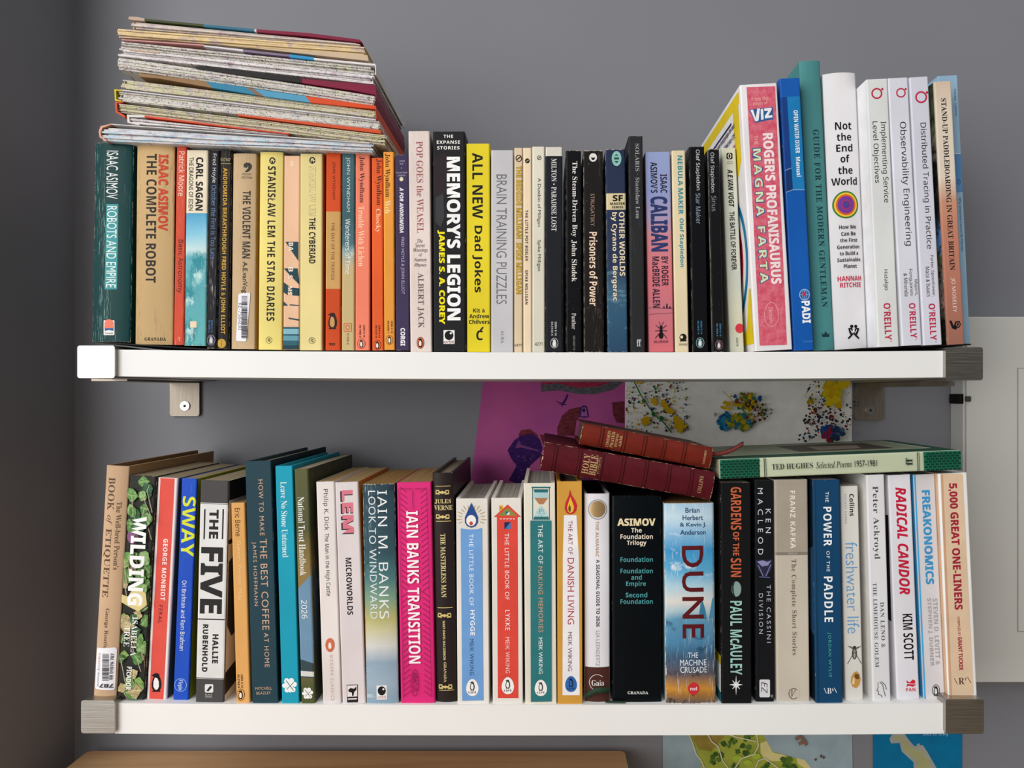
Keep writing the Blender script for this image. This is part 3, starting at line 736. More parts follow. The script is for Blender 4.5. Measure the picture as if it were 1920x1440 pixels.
book('C', 'thick black paperback with heavy white and yellow capitals', 457, 632, 80, 457, 642, 1318, [
    ('h', 'THE', 542, 107, 54, 17, WH, 'B1'), ('h', 'EXPANSE', 542, 140, 130, 18, WH, 'B1'), ('h', 'STORIES', 542, 172, 126, 18, WH, 'B1'),
    ('p', [(462, 230), (520, 200), (560, 240), (540, 420), (480, 460), (462, 430)], '2c2226'), ('p', [(470, 450), (515, 430), (520, 560), (500, 620), (470, 590)], '3a3a3e'),
    ('v', "MEMORY'S LEGION", 572, 222, 1142, 76, 'f6f6f4', 'H'), ('v', 'JAMES S. A. COREY', 502, 635, 1165, 41, 'f2e41c', 'H'),
    ('p', rrect(515, 1197, 577, 1275, 2), 'f0eeea'), ('e', 546, 1227, 25, 26, '18181a'), ('e', 556, 1215, 6, 6, 'f0eeea'), ('h', 'orbit', 546, 1262, 58, 20, '8a4a5a', 'S')],
    base='1f1f22', wear=.15, pages=NEW, depth=129, d=.658)
book('C', 'bright yellow paperback with black lettering on the upper shelf', 643, 775, 148, 646, 778, 1320, [
    ('v', 'ALL NEW', 706, 200, 570, 58, '1d1d1f', 'B'), ('v', 'Dad Jokes', 706, 610, 985, 58, '1d1d1f', 'B'), ('h', 'Kit &', 715, 1086, 68, 24, '1d1d1f', 'B'), ('h', 'Andrew', 716, 1118, 112, 24, '1d1d1f', 'B'), ('h', 'Chilvers', 716, 1150, 116, 24, '1d1d1f', 'B'),
    ('h', 'C', 717, 1226, 36, 56, '1d1d1f', 'B'), ('p', line(722, 1198, 738, 1180, 8), '1d1d1f')], base='e4d02c', wear=.1, pages=NEW, depth=120)
book('D', 'pale grey paperback with thin grey capitals on the upper shelf', 3, 128, 185, 2, 128, 1322, [
    ('v', 'BRAIN TRAINING PUZZLES', 61, 322, 1050, 58, '6a6a70', 't'), ('v', 'AURA', 66, 1198, 1270, 18, '7a7a7e', 'r1')], base='c9c7ca', wear=.1, pages=NEW, depth=125)
book('D', 'very thin cream paperback with gold outlined capitals', 133, 180, 172, 132, 180, 1322, [
    ('o', 158, 231, 18, 20, 5, '2a2420'), ('p', line(148, 238, 168, 222, 6), '2a2420'), ('v', 'THE BEDSIDE MILLIGAN', 159, 275, 682, 30, '5a4a1c', 'H'), ('v', 'THE BEDSIDE MILLIGAN', 159, 277, 680, 27, 'cca424', 'B'),
    ('v', 'SPIKE MILLIGAN', 158, 706, 994, 30, '5a4a1c', 'H'), ('v', 'SPIKE MILLIGAN', 158, 708, 992, 27, 'cca424', 'B'), ('h', '6477', 155, 1282, 40, 14, '3a3028', 'n')], base='dcc7a6', wear=.4, pages=OLD)
book('D', 'very thin cream paperback with tiny black capitals', 183, 230, 172, 183, 232, 1322, [
    ('e', 206, 245, 13, 14, '2a2420'), ('p', line(199, 250, 213, 240, 3), 'ecd6b8'), ('v', 'THE LITTLE POT BOILER', 202, 522, 808, 16, '2a2420', 'B1'), ('v', 'SPIKE MILLIGAN', 201, 860, 1052, 16, '2a2420', 'B1')], base='ecd6b6', wear=.4, pages=OLD)
book('D', 'thin greyish cream paperback with thin black title, beside the black band topped one', 234, 304, 165, 234, 304, 1322, [
    ('o', 273, 228, 12, 13, 3, '2a2420'), ('p', line(266, 232, 280, 223, 4), '2a2420'), ('v', 'A Dustbin of Milligan', 271, 342, 615, 23, '3a3530', 's'), ('v', 'Spike Milligan', 271, 690, 865, 23, '3a3530', 's'), ('h', '4271', 269, 1275, 42, 18, '3a3530', 'n')], base='dbd6c4', wear=.4, pages=OLD)
book('D', 'black paperback with a white band at the top', 308, 404, 165, 308, 404, 1322, [
    ('b', 165, 218, 'd6d2c6'), ('v', 'MILTON • PARADISE LOST', 356, 232, 640, 29, 'd4d4d4', 'R'), ('isbn', 366, 346, 1150, 1228, 11, 'c8c8c8', 'ISBN 0 14', '04.3143 X'), ('po', 358, 1270, 22, 29, '1d1f23', 'd0d0d0', 'e8e4dc')], base='1d1f24', wear=.4, crease=.2, ccol='5a5a5c', pages=OLD)
book('D', 'narrow glossy black paperback with cream serif title', 424, 508, 187, 424, 510, 1322, [
    ('v', 'The Steam-Driven Boy', 470, 248, 672, 36, 'e8e4dc', 'r'), ('v', 'John Sladek', 469, 690, 925, 32, 'e8e4dc', 'r'), ('v', 'Panther', 468, 1102, 1192, 24, 'd0ccc4', 'r'), ('v', '586 03817 8', 469, 1228, 1308, 12, '9a968e', 'n'), ('b', 187, 1322, '2a2a2c', .04, .06)], base='131316', wear=.7, pages=OLD, wcol='b8b0a0', rough=.28)
book('D', 'cracked black paperback with thick cream letters and a white roundel', 524, 630, 187, 524, 637, 1322, [
    ('e', 576, 226, 22, 24, 'e4e0d8'), ('e', 576, 226, 11, 15, '1b1818'), ('e', 576, 219, 15, 8, 'e4e0d8'), ('v', 'STRUGATSKY', 573, 430, 612, 22, 'a08472', 's'), ('v', 'Prisoners of Power', 578, 645, 1060, 46, 'f0d6bc', 'B')], base='1c1918', wear=.8, crease=.6, ccol='6a5c50', pages=OLD, wcol='c8bca4')
book('D', 'navy paperback with a cream square label and a pale oval emblem', 645, 758, 180, 661, 771, 1320, [
    ('e', 708, 232, 27, 42, '8cc0b8'), ('e', 708, 232, 14, 24, '2a4a4c'), ('p', [(688, 216), (728, 216), (726, 226), (690, 226)], '8cc0b8'), ('h', '', 0, 0, 0, 0, '000', 'n') if 0 else ('p', [(692, 238), (724, 238), (722, 246), (694, 246)], '8cc0b8'),
    ('b', 428, 520, 'd8c89e'), ('h', 'SF', 715, 455, 58, 36, '1a1816', 'H'), ('h', 'MASTER', 714, 486, 84, 14, '1a1816', 'H'), ('h', 'SERIES', 714, 506, 64, 13, '1a1816', 'H'),
    ('v', 'OTHER WORLDS', 739, 532, 892, 31, 'f0dcb6', 'B'), ('v', 'by Cyrano de Bergerac', 696, 535, 1032, 36, 'f0dcb6', 'B')],
    base=[(180, '26304a'), (860, '2a3854'), (960, '3c5c74'), (1100, '345a74'), (1320, '2c4a66')], nz=.05, art=[('6f98ac', .56, .68, (25, 1, 90), .6, 1.)], wear=.6, pages=OLD, wcol='c8c0ac')
book('D', 'tall dull black book rising above the navy one', 776, 855, 105, 790, 868, 1320, [
    ('v', 'SOLARIS · Stanislaw Lem', 826, 148, 570, 23, 'a4a4a6', 'r'), ('h', 'ff', 834, 1268, 26, 40, 'c4c4c6', 'R')], base='2a2b2d', wear=.5, crease=.6, ccol='4c4d50', pages=OLD, left='1e1f20', wcol='77787a', d=.655, depth=128)
book('E', 'paperback fading from lilac to coral with a big blue title and an ant', 90, 230, 195, 110, 252, 1320, [
    ('v', 'ISAAC', 193, 320, 425, 38, '2c2638', 'B'), ('v', "ASIMOV'S", 138, 252, 425, 38, '2c2638', 'B'), ('v', 'CALIBAN', 168, 445, 755, 96, '2c3a6c', 'H'), ('v', 'BY ROGER', 200, 783, 948, 38, '2c2638', 'B'), ('v', 'MacBRIDE ALLEN', 150, 783, 1070, 40, '2c2638', 'B'),
    ('p', line(105, 1072, 250, 1076, 2), '5a2a38'), ('p', line(110, 1108, 250, 1100, 2), '7a3a44'), ('p', [(206, 1074), (208, 1048), (214, 1048), (216, 1074)], '3a2432'), ('p', [(190, 1074), (192, 1060), (196, 1060), (198, 1074)], '3a2432'), ('p', [(222, 1074), (223, 1064), (232, 1064), (233, 1074)], '3a2432'),
    ('e', 178, 1228, 13, 18, BK), ('e', 178, 1200, 9, 12, BK), ('e', 178, 1180, 8, 9, BK)] + [('p', line(178, 1196 + dy, 178 + sx, 1196 + ey, 3.4), BK) for dy, sx, ey in ((-2, 30, -26), (-2, -30, -26), (4, 34, 6), (4, -34, 6), (8, 34, 48), (8, -34, 48))]
    + [('p', line(176, 1174, 166, 1150, 2.4), BK), ('p', line(180, 1174, 192, 1150, 2.4), BK), ('h', 'MILLENNIUM', 177, 1262, 80, 14, '3a2028', 'n')],
    base=[(195, '95a2cc'), (420, '8f9cca'), (560, 'a898b8'), (680, 'd0868e'), (900, 'd8747c'), (1080, 'c87480'), (1320, 'd46c74')], nz=.012, wear=.2, pages=OLD)
book('E', 'thin cream paperback with teal lettering', 238, 315, 187, 259, 335, 1322, [
    ('v', 'NEBULA MAKER', 287, 215, 545, 28, '2c8a98', 'B'), ('v', 'Olaf Stapledon', 293, 568, 842, 30, '2c8a98', 'B'), ('e', 302, 1238, 20, 21, '1c1a18'), ('p', line(284, 1258, 322, 1256, 6), '1c1a18'), ('e', 294, 1236, 8, 9, 'e8d8b2'), ('h', 'SPHERE', 303, 1278, 48, 12, '1c1a18', 'n')], base='e8d8b2', wear=.25, pages=OLD)
book('E', 'black paperback with white author name and oval penguin, beside the cream and teal one', 338, 420, 165, 356, 446, 1322, [
    ('v', 'Olaf Stapledon', 384, 182, 410, 28, 'd4d4d4', 'n'), ('v', 'Star Maker', 388, 428, 600, 27, '8a9ca8', 'n'), ('isbn', 405, 388, 1145, 1220, 9, '4a86aa', 'ISBN 0 14', '00.3541 9'), ('po', 398, 1268, 23, 30, '23343a', '8fb0b0', 'e4e4dc')], base='131316', wear=.5, pages=OLD, wcol='8c887e', rough=.3)
book('E', 'thinner scuffed black paperback with an oval penguin, before the white one', 443, 505, 178, 467, 533, 1322, [
    ('v', 'Olaf Stapledon', 466, 198, 422, 27, 'c8ccd0', 'n'), ('v', 'Sirius', 476, 442, 528, 27, '888c94', 'n'), ('isbn', 512, 494, 1160, 1232, 9, '4a86aa', 'ISBN 0 14', '00.1999 5'), ('po', 504, 1281, 21, 28, '2a2226', '8a7078', 'e4e4dc')], base='17171a', wear=.9, pages=OLD, wcol='a8a08c', rough=.3)
book('E', 'greyish white paperback with a red dot near the bottom', 520, 598, 172, 566, 648, 1322, [
    ('p', rrect(546, 200, 580, 236, 8), '1c1b1a'), ('e', 563, 218, 10, 14, 'd4d5c6'), ('e', 563, 218, 5, 11, '1c1b1a'), ('h', 'NEW', 566, 250, 30, 6, '6a6a62', 'n'), ('h', 'ENGLISH', 566, 260, 32, 6, '6a6a62', 'n'),
    ('v', 'A.E.VAN VOGT', 570, 292, 505, 30, '1c1b1a', 'A'), ('v', 'THE BATTLE OF FOREVER', 583, 530, 860, 28, '1c1b1a', 'S'), ('e', 620, 1187, 24, 27, 'd43c4c'), ('v', '45878', 606, 1238, 1288, 12, '3a3a38', 'n')], base='d5d6c6', wear=.25, pages=OLD, d=.672)

PINKP = NT('mottled_pink', .45); PINKP = PINKP.col(PINKP.mix(PINKP.rng(PINKP.noise((160, 160, 160), 1, 5, .7), .4, .62), 'ce5066', 'dc7484'))
VIZ_BACK = [('p', [(.03, .015), (.94, .015), (.94, .06), (.03, .06)], 'e8cc1c'), ('p', [(.05, .015), (.16, .015), (.16, .34), (.05, .27)], 'e8cc1c'), ('p', [(.84, .015), (.94, .015), (.94, .34), (.84, .34)], 'e8cc1c'),
            ('p', [(.2, .088), (.82, .088), (.82, .098), (.2, .098)], '1c2450'),
            ('p', ell(.5, .62, .47, .3, 40), '1878a8'), ('p', ell(.5, .62, .43, .275, 40), 'f0eeee'), ('p', ell(.5, .62, .38, .24, 40), 'b81c34'), ('p', ell(.5, .62, .24, .15, 40), 'd8ccd0'),
            ('p', [(.05, .97), (.05, .90), (.3, .94), (.3, .97)], 'e8cc1c'), ('p', [(.02, .76), (.05, .76), (.16, .97), (.02, .97)], 'e8cc1c')]
def viz_extra(root, W, H, D, conv, s, prof):
    m = MB()                           # blurb printed on the back cover, read from behind towards the spine
    f = Face(lambda x, y: (-x, H - y), 1., off=.0003, place=lambda p: (-W / 2 + p[1], -p[0], p[2]))
    for t, y, c in (('are holding in your hands perhaps the most', .027, '20285c'), ('important book to be published since 1215.', .036, '20285c'), ('It is THE MAGNA FARTA', .0465, 'b81c34'), ('a dictionary of language', .0565, '20285c')):
        L = .095 if len(t) > 30 else .06
        f.put(m, [('h', t, .024 + L / 2, y, L, .0068, c, 'B')])
    o = m.build('blurb', root, fix=False); o['label'] = 'dark blue and red back cover text'
book('F', 'fat pink red book with white border and blue outlined lettering', 15, 180, 180, 86, 245, 1340, [
    ('p', [(46, 194), (170, 190), (222, 1316), (103, 1320)], PINKP), ('h', 'From the', 104, 244, 72, 18, 'f0b8ac', 'n'), ('h', 'pages of', 106, 265, 62, 20, 'f0b8ac', 'n'),
    ('p', [(56, 292), (160, 280), (162, 334), (128, 340), (84, 350)], '2a5c94'), ('p', [(62, 294), (74, 292), (86, 330), (92, 288), (104, 287), (98, 340), (84, 344)], 'f0eef0'), ('p', [(107, 290), (118, 289), (120, 335), (109, 337)], 'f0eef0'), ('p', [(122, 287), (154, 283), (155, 292), (140, 318), (158, 316), (158, 326), (126, 331), (125, 320), (140, 297), (123, 298)], 'f0eef0'),
    ('v', "ROGER'S PROFANISAURUS", 157, 394, 1052, 45, 'f4e2e2', 'H'), ('v', 'THE', 87, 405, 445, 16, 'f0b8ac', 's'),
    ('v', 'MAGNA FARTA', 107, 458, 1052, 42, '2c5c94', 'H2'), ('v', 'MAGNA FARTA', 107, 462, 1048, 34, 'd4e4b8', 'B3'),
    ('o', 154, 1185, 31, 54, 2, 'f0b8b8'), ('v', 'Dennis', 153, 1150, 1220, 18, 'f0b8b8', 'i')],
    base='ece8ea', wear=.1, pages=NEW, depth=170, d=.652, left='f0eeee', left_items=VIZ_BACK, extra=viz_extra, name='paperback_book')
book('F', 'bright blue softcover with a globe emblem, beside the fat pink one', 190, 277, 155, 252, 340, 1340, [
    ('p', [(222, 236), (280, 233), (300, 642), (248, 644)], '1c7cb8'), ('p', [(196, 240), (221, 236), (240, 545), (214, 556)], '1a3f86'), ('p', [(215, 558), (241, 547), (247, 640), (219, 652)], '17346c'), ('p', line(213, 557, 242, 546, 2), 'a8c4e0'), ('p', line(219, 652, 247, 641, 2), 'a8c4e0'), ('p', line(247, 641, 301, 641, 2), 'a8c4e0'),
    ('v', 'OPEN WATER DIVER', 264, 295, 482, 19, 'eef4f8', 'B'), ('v', 'Manual', 272, 498, 584, 20, 'eef4f8', 'B'),
    ('e', 298, 1098, 23, 25, 'a8c0dc'), ('e', 298, 1098, 20, 22, '2464b0'), ('p', line(298, 1074, 298, 1122, 2), 'a8c0dc'), ('p', line(276, 1098, 320, 1098, 2), 'a8c0dc'), ('o', 298, 1098, 10, 23, 1.6, 'a8c0dc'), ('p', [(286, 1092), (300, 1086), (304, 1100), (292, 1106)], 'c03848'),
    ('v', 'PADI', 305, 1125, 1222, 36, 'f2f6fa', 'H'), ('h', '79182', 312, 1302, 42, 8, '5c98d4', 'n')], base='1b5cb0', wear=.05, pages=NEW, depth=145, d=.655, rough=.25, left='1450a8')
book('F', 'tallest muted teal hardback with a tiny crown', 276, 368, 78, 341, 430, 1340, [
    ('v', 'GUIDE FOR THE MODERN GENTLEMAN', 367, 378, 1152, 27, '1e3c42', 'R2'), ('p', [(376, 1282), (373, 1264), (382, 1272), (391, 1256), (400, 1272), (409, 1264), (406, 1282)], '1e3c42')],
    base='4c8c8c', wear=.05, pages=NEW, depth=170, d=.668, hb=True, bulge=.002, thick=1.6, left='4c8c8c')
book('F', 'white jacketed hardback with a rainbow target of rings', 383, 526, 130, 433, 578, 1335, [
    ('h', 'Not', 468, 362, 72, 34, '1c1c1e', 'B'), ('h', 'the', 471, 410, 64, 34, '1c1c1e', 'B'), ('h', 'End', 473, 458, 72, 34, '1c1c1e', 'B'), ('h', 'of', 475, 505, 40, 34, '1c1c1e', 'B'), ('h', 'the', 477, 555, 64, 34, '1c1c1e', 'B'), ('h', 'World', 474, 603, 112, 34, '1c1c1e', 'B'),
    ('e', 479, 706, 57, 60, '3f7c34'), ('e', 479, 706, 50, 53, 'ecc83a'), ('e', 479, 706, 43, 46, 'd8622c'), ('e', 479, 706, 36, 38, '7a3a94'), ('e', 479, 706, 21, 22, 'a83c6c'), ('e', 479, 706, 16, 17, '5c3a94'), ('e', 479, 706, 8, 8, '4a4a8c'),
    ('h', 'How We', 487, 803, 75, 17, '2a2a2c', 'B'), ('h', 'Can Be', 490, 832, 64, 17, '2a2a2c', 'B'), ('h', 'the First', 492, 860, 76, 17, '2a2a2c', 'B'), ('h', 'Generation', 491, 889, 98, 17, '2a2a2c', 'B'), ('h', 'to Build a', 493, 917, 82, 17, '2a2a2c', 'B'), ('h', 'Sustainable', 494, 945, 102, 17, '2a2a2c', 'B'), ('h', 'Planet', 498, 973, 58, 17, '2a2a2c', 'B'),
    ('h', 'HANNAH', 496, 1027, 104, 21, 'c4304c', 'B'), ('h', 'RITCHIE', 500, 1055, 92, 21, 'c4304c', 'B'),
    ('e', 503, 1236, 7, 7, BK), ('e', 521, 1236, 7, 7, BK), ('p', [(488, 1244), (504, 1242), (512, 1262), (520, 1242), (538, 1244), (532, 1262), (526, 1274), (538, 1286), (534, 1292), (516, 1276), (511, 1268), (506, 1276), (490, 1292), (486, 1286), (498, 1274), (492, 1262)], BK), ('e', 511, 1258, 5, 6, WH), ('p', line(498, 1250, 506, 1266, 3), WH), ('p', line(526, 1250, 518, 1266, 3), WH)],
    base='e4e2e4', wear=.05, pages=NEW, depth=140, d=.668, hb=True, bulge=.0035, thick=1.8)
def oreilly(label, cor, ring, items, rt, base):
    book('G', label, *cor, [('oring', *ring, 'bf2c4c')] + items + [('v', "O'REILLY", *rt, 'bf2c4c', 'B'), ('o', rt[0] + 14, rt[2] + 6, 3, 3, 1, 'bf2c4c')], base=base, wear=.05, pages='e8e6e2', depth=178, d=.652, left='f0f0f2')
oreilly('white technical paperback with a two line title, leftmost of three alike', (58, 148, 112, 106, 202, 1278), (102, 175, 24), [('v', 'Implementing Service', 135, 297, 650, 31, '2c2c2e', 'n'), ('v', 'Level Objectives', 97, 297, 565, 30, '2c2c2e', 'n'), ('v', 'Hidalgo', 141, 942, 1032, 21, '2c2c2e', 'n')], (149, 1088, 1248, 30), 'dfe1df')
oreilly('white technical paperback with a one line title, middle of three alike', (152, 237, 107, 212, 301, 1272), (207, 172, 21), [('v', 'Observability Engineering', 226, 298, 838, 36, '2c2c2e', 'n'), ('v', 'Majors,', 272, 985, 1055, 17, '2c2c2e', 'n'), ('v', 'Fong-Jones', 250, 940, 1055, 17, '2c2c2e', 'n'), ('v', '& Miranda', 229, 958, 1058, 17, '2c2c2e', 'n')], (259, 1088, 1240, 28), 'dcdce6')
oreilly('white technical paperback, rightmost of three alike, beside the pink sunset spine', (244, 327, 103, 307, 387, 1270), (295, 191, 26), [('v', 'Distributed Tracing in Practice', 315, 302, 852, 33, '2c2c2e', 'n'), ('v', 'Parker, Spoonhower,', 345, 880, 1060, 17, '2c2c2e', 'n'), ('v', 'Mace & Isaacs', 325, 930, 1060, 17, '2c2c2e', 'n')], (345, 1090, 1250, 28), 'dadae6')
def photo_mat(name, stops, seed=0):
    n = NT(name, .4)
    v = n.math('ADD', n.math('SUBTRACT', 1., n.gen('Z')), n.rng(n.noise((60, 60, 50), 1, 5, .7, w=seed), 0, 1, -.05, .05))
    return n.col(n.mix(n.rng(n.noise((140, 140, 120), 1, 4, .7, w=seed + 1), .45, .6), n.ramp(v, stops), '3a4030'))
book('G', 'narrow paperback with a pink sunset spine and a dark photo cover', 354, 425, 122, 410, 488, 1268, [
    ('v', 'STAND-UP PADDLEBOARDING IN GREAT BRITAIN', 412, 195, 945, 23, '2c2626', 'R'), ('v', 'JO MOSELEY', 437, 978, 1128, 20, 'f0e2d8', 'n'), ('p', [(417, 1165), (427, 1164), (437, 1188), (444, 1168), (462, 1166), (468, 1180), (462, 1194), (450, 1196), (448, 1204), (440, 1202), (430, 1198)], BK), ('o', 455, 1181, 8, 9, 3, 'b87864')],
    base=[(122, 'd8c2ac'), (250, 'e0d2be'), (540, 'e2d4c2'), (640, 'c89478'), (760, 'c4846c'), (1000, 'b87864'), (1268, 'a06c5c')], nz=.03, wear=.15, crease=0, pages=NEW, depth=150, d=.655,
    left=photo_mat('river_photo', [(0, '3c4a28'), (.2, '8a9070'), (.26, 'b8b4a0'), (.3, '1c1e24'), (.52, '20222c'), (.56, '5a90d0'), (.63, '7aa8d8'), (.66, '5a6a3c'), (.72, '8a8478'), (.85, 'b0968c'), (.9, '1a2018'), (1, '141a12')]))
book('G', 'thin pale blue book at the end of the upper shelf', 367, 455, 97, 425, 508, 1265, [
    ('b', 440, 606, '5c90c4'), ('b', 437, 440, 'd8e4ee'), ('v', 'Stanley · Lehman', 444, 155, 275, 13, '30608c', 'n'), ('o', 459, 560, 8, 12, 2, '30608c'), ('v', 'G', 459, 553, 567, 10, '30608c', 'n'), ('v', 'Why Greatness Cannot Be Planned', 468, 628, 862, 13, '30608c', 'n')],
    base='98bcd6', wear=.05, pages=NEW, depth=155, d=.678, hb=True, thick=1.8)

# ------------------------------------------------------------------ books on the lower shelf
book('H', 'tall beige cloth hardback with a barcode sticker, first on the lower shelf', 148, 252, 135, 82, 193, 1225, [
    ('v', 'BOOK', 172, 190, 345, 34, '5a4434', 'r'), ('v', 'of', 161, 368, 412, 34, '5a4434', 'i'), ('v', 'ETIQUETTE', 148, 432, 758, 36, '5a4434', 'r'), ('v', "The Well-bred Person's", 202, 305, 628, 24, '5a4434', 'r'), ('v', 'George Routle', 148, 810, 1000, 22, '5a4434', 'r')],
    base='c4a382', wear=.2, pages='1c1814', depth=170, d=.654, hb=True, bulge=.0022, cloth=1, lift=.0028, rough=.6, left='9c7a58', right='b08c64', wcol='a88664',
    stickers=[('barcode_sticker', [(108, 997), (190, 995), (197, 1004), (188, 1190), (182, 1198), (98, 1192), (93, 1184), (102, 1004)], 'ecebef',
               [('bar', 132, 164, 1024, 1150, '2c2c30', 9), ('u', '08 01076 787', 176, 1022, 1146, 13, '2c2c30', 'B'), ('d', '787', 151, 1174, 66, 19, '2c2c30', 'S'), ('u', 'www.books', 112, 1020, 1180, 11, '8c8c92', 'n')])])
rd = random.Random(21)
LV = []
LEAFM = {}
def leafm(c):
    if c not in LEAFM:
        n = NT('leaf_' + c, .5); k = lin(c)
        f = n.noise((330, 1, 330), 1, 4, .7)
        LEAFM[c] = n.col(n.mix(n.rng(f, .36, .64), tuple(x * .45 for x in k[:3]) + (1,), tuple(min(1, x * 1.35) for x in k[:3]) + (1,)))
    return LEAFM[c]
for i in range(64):
    t = rd.random(); y = 190 + 1030 * t; xc = 323 - 57 * (y - 182) / 1046
    c = rd.choice(('5c8a4c', '6f9c58', '4c7440', '88ac6c', '3f6448')) if y < 560 or rd.random() < .5 else rd.choice(('b8a878', 'c4b48c', '86a85c', '9c9070', '6c9450'))
    x = xc + rd.uniform(-58, 58); r = rd.uniform(20, 42); a = rd.uniform(0, 6.28)
    LV.append(('p', [(x + r * math.cos(a + u) * (1 - .45 * abs(math.sin(u))) * (1.12 if k % 2 else .95), y + 1.1 * r * math.sin(a + u) * (1 - .25 * abs(math.cos(u)))) for k, u in enumerate([j * 2 * math.pi / 14 for j in range(14)])], leafm(c)))
    LV.append(('p', line(x - r * .7 * math.cos(a), y - r * .7 * math.sin(a), x + r * .8 * math.cos(a), y + r * .8 * math.sin(a), 2), 'c8cca0'))
    if i % 3 == 0: LV.append(('p', line(x, y, x + rd.uniform(-60, 60), y + rd.uniform(60, 140), 3.4), 'b8a490'))
book('H', 'paperback with green leaves and ragged white letters on its spine', 258, 386, 182, 203, 327, 1228, [
    ('e', 275, 470, 26, 34, '8a5a86'), ('e', 272, 440, 18, 14, 'a87aa0')] + LV + [
    ('p', [(290, 700), (345, 735), (350, 790), (310, 820), (270, 800), (225, 775), (232, 740), (262, 750)], 'd8c88c'), ('p', [(300, 740), (330, 760), (320, 800), (290, 790)], 'eadca4'),
    ('v', 'WILDING', 304, 372, 792, 72, 'f2f2f0', 'H'), ('v', 'ISABELLA', 290, 845, 1030, 27, 'ecece6', 'r'), ('v', 'TREE', 256, 890, 985, 26, 'ecece6', 'r'), ('v', 'PICADOR', 265, 1080, 1190, 24, 'f0f0ee', 'B')],
    base='2e302b', wear=.3, pages='a8987c', depth=128, d=.656, lift=.0015)
book('H', 'coral red paperback with white edges and a penguin', 394, 487, 192, 338, 435, 1240, [
    ('b', 192, 1240, 'e0564a', .14, .86), ('v', 'GEORGE MONBIOT', 424, 480, 772, 21, 'fbece6', 'B1'), ('v', 'FERAL', 406, 795, 880, 18, '4c1a18', 's1'), ('pg', 388, 1160, 88, '1c1618', 'f0ece8')],
    base='ece4e0', wear=.1, pages='a8987c', depth=128, right='5a5c44', crease=.25, ccol='e88a7c')
book('H', 'cobalt blue paperback with yellow capitals', 508, 578, 195, 463, 540, 1243, [
    ('v', 'SWAY', 538, 280, 565, 62, 'd8e03c', 'B'), ('v', 'Ori Brafman and Rom Brafman', 514, 678, 1010, 22, 'e8ecf4', 'n'), ('o', 502, 1172, 29, 32, 2.5, '8cb4e8'), ('v', 'Virgin', 500, 1146, 1198, 26, 'c8dcf4', 'I')],
    base='2250be', wear=.1, pages='a8987c', depth=128, right='98a01e', thick=.9, crease=.2, ccol='4c74d4')
book('H', 'thick black and white paperback with slab capitals', 595, 730, 205, 572, 704, 1250, [
    ('p', [(597, 318), (729, 318), (722, 478), (722, 1140), (575, 1140)], 'dcdbd9') if 0 else ('b', 316, 1140, 'dedddb'), ('b', 310, 313, 'dedddb'),
    ('v', 'THE', 659, 342, 480, 44, '2c2b2b', 'H'), ('p', line(617, 340, 613, 482, 7), '2c2b2b'), ('p', line(704, 340, 700, 482, 7), '2c2b2b'),
    ('v', 'FIVE', 648, 520, 835, 104, '2c2b2b', 'H'), ('b', 856, 861, '3c3b3b', .0, .98), ('v', 'HALLIE', 666, 932, 1070, 28, '2c2b2b', 'H1'), ('v', 'RUBENHOLD', 618, 885, 1110, 26, '2c2b2b', 'H1'), ('b', 1134, 1137, '4a4949'),
    ('p', rrect(617, 1168, 657, 1208, 6), 'e4e2e0'), ('p', [(624, 1200), (640, 1178), (648, 1176), (650, 1184), (640, 1196), (634, 1202)], '2c2b2b'), ('h', 'BLACK', 636, 1218, 34, 7, 'd8d6d4', 'n'), ('h', 'SWAN', 635, 1228, 32, 7, 'd8d6d4', 'n')],
    base='4a4848', wear=.15, pages='a8987c', depth=128, d=.6535, right='d8d6d2', right_items=[('p', [(0, 0), (1, 0), (1, .09), (0, .09)], '1c1c1c'), ('p', [(.02, .27), (1, .27), (1, .29), (.02, .29)], '2c2b2b'), ('p', [(.03, .37), (.2, .33), (.5, .4), (.5, .7), (.1, .72), (.03, .66)], '3a3a38'), ('p', [(0, .87), (.5, .82), (.5, .92), (0, .97)], '2c2b2b')])
book('I', 'narrow pale orange paperback, shortest of its neighbours', 10, 70, 310, 30, 101, 1262, [
    ('v', 'Eric Berne', 40, 335, 468, 25, '4c3020', 'n'), ('v', 'Games People Play', 48, 490, 772, 24, 'f0cc98', 'n'), ('isbn', 60, 44, 1122, 1186, 9, '4c3020', 'ISBN 0 14', '00.2768 8'), ('po', 54, 1218, 19, 28, 'e0a65e', '2a1a18', 'f0e4d4')], base='e0a862', wear=.25, pages=OLD)
book('I', 'dark blue green hardback with copper capitals', 75, 195, 112, 108, 232, 1265, [
    ('v', 'HOW TO MAKE', 152, 200, 465, 22, 'cda88c', 's2'), ('v', 'THE BEST COFFEE', 167, 480, 912, 33, 'cda88c', 's1'), ('v', 'AT HOME', 177, 925, 1088, 22, 'cda88c', 's2'), ('v', 'JAMES HOFFMANN', 121, 495, 798, 22, 'cda88c', 's2'), ('h', 'MITCHELL', 163, 1188, 78, 13, 'cda88c', 's1'), ('h', 'BEAZLEY', 163, 1210, 68, 13, 'cda88c', 's1')],
    base='27434e', wear=.05, pages='c0b8a8', depth=165, d=.6525, hb=True, cloth=1, thick=2.6, right='1c2c34')
book('I', 'cyan hardback with a white oak leaf emblem', 215, 300, 135, 251, 328, 1265, [
    ('v', 'Leave No Stone Unturned', 261, 210, 568, 29, 'dceef2', 'r'), ('leaf', 287, 1175, 60, 'eef4f4')], base='1c9cb6', wear=.05, pages='c0b8a8', depth=150, hb=True, thick=2.2, cloth=1)
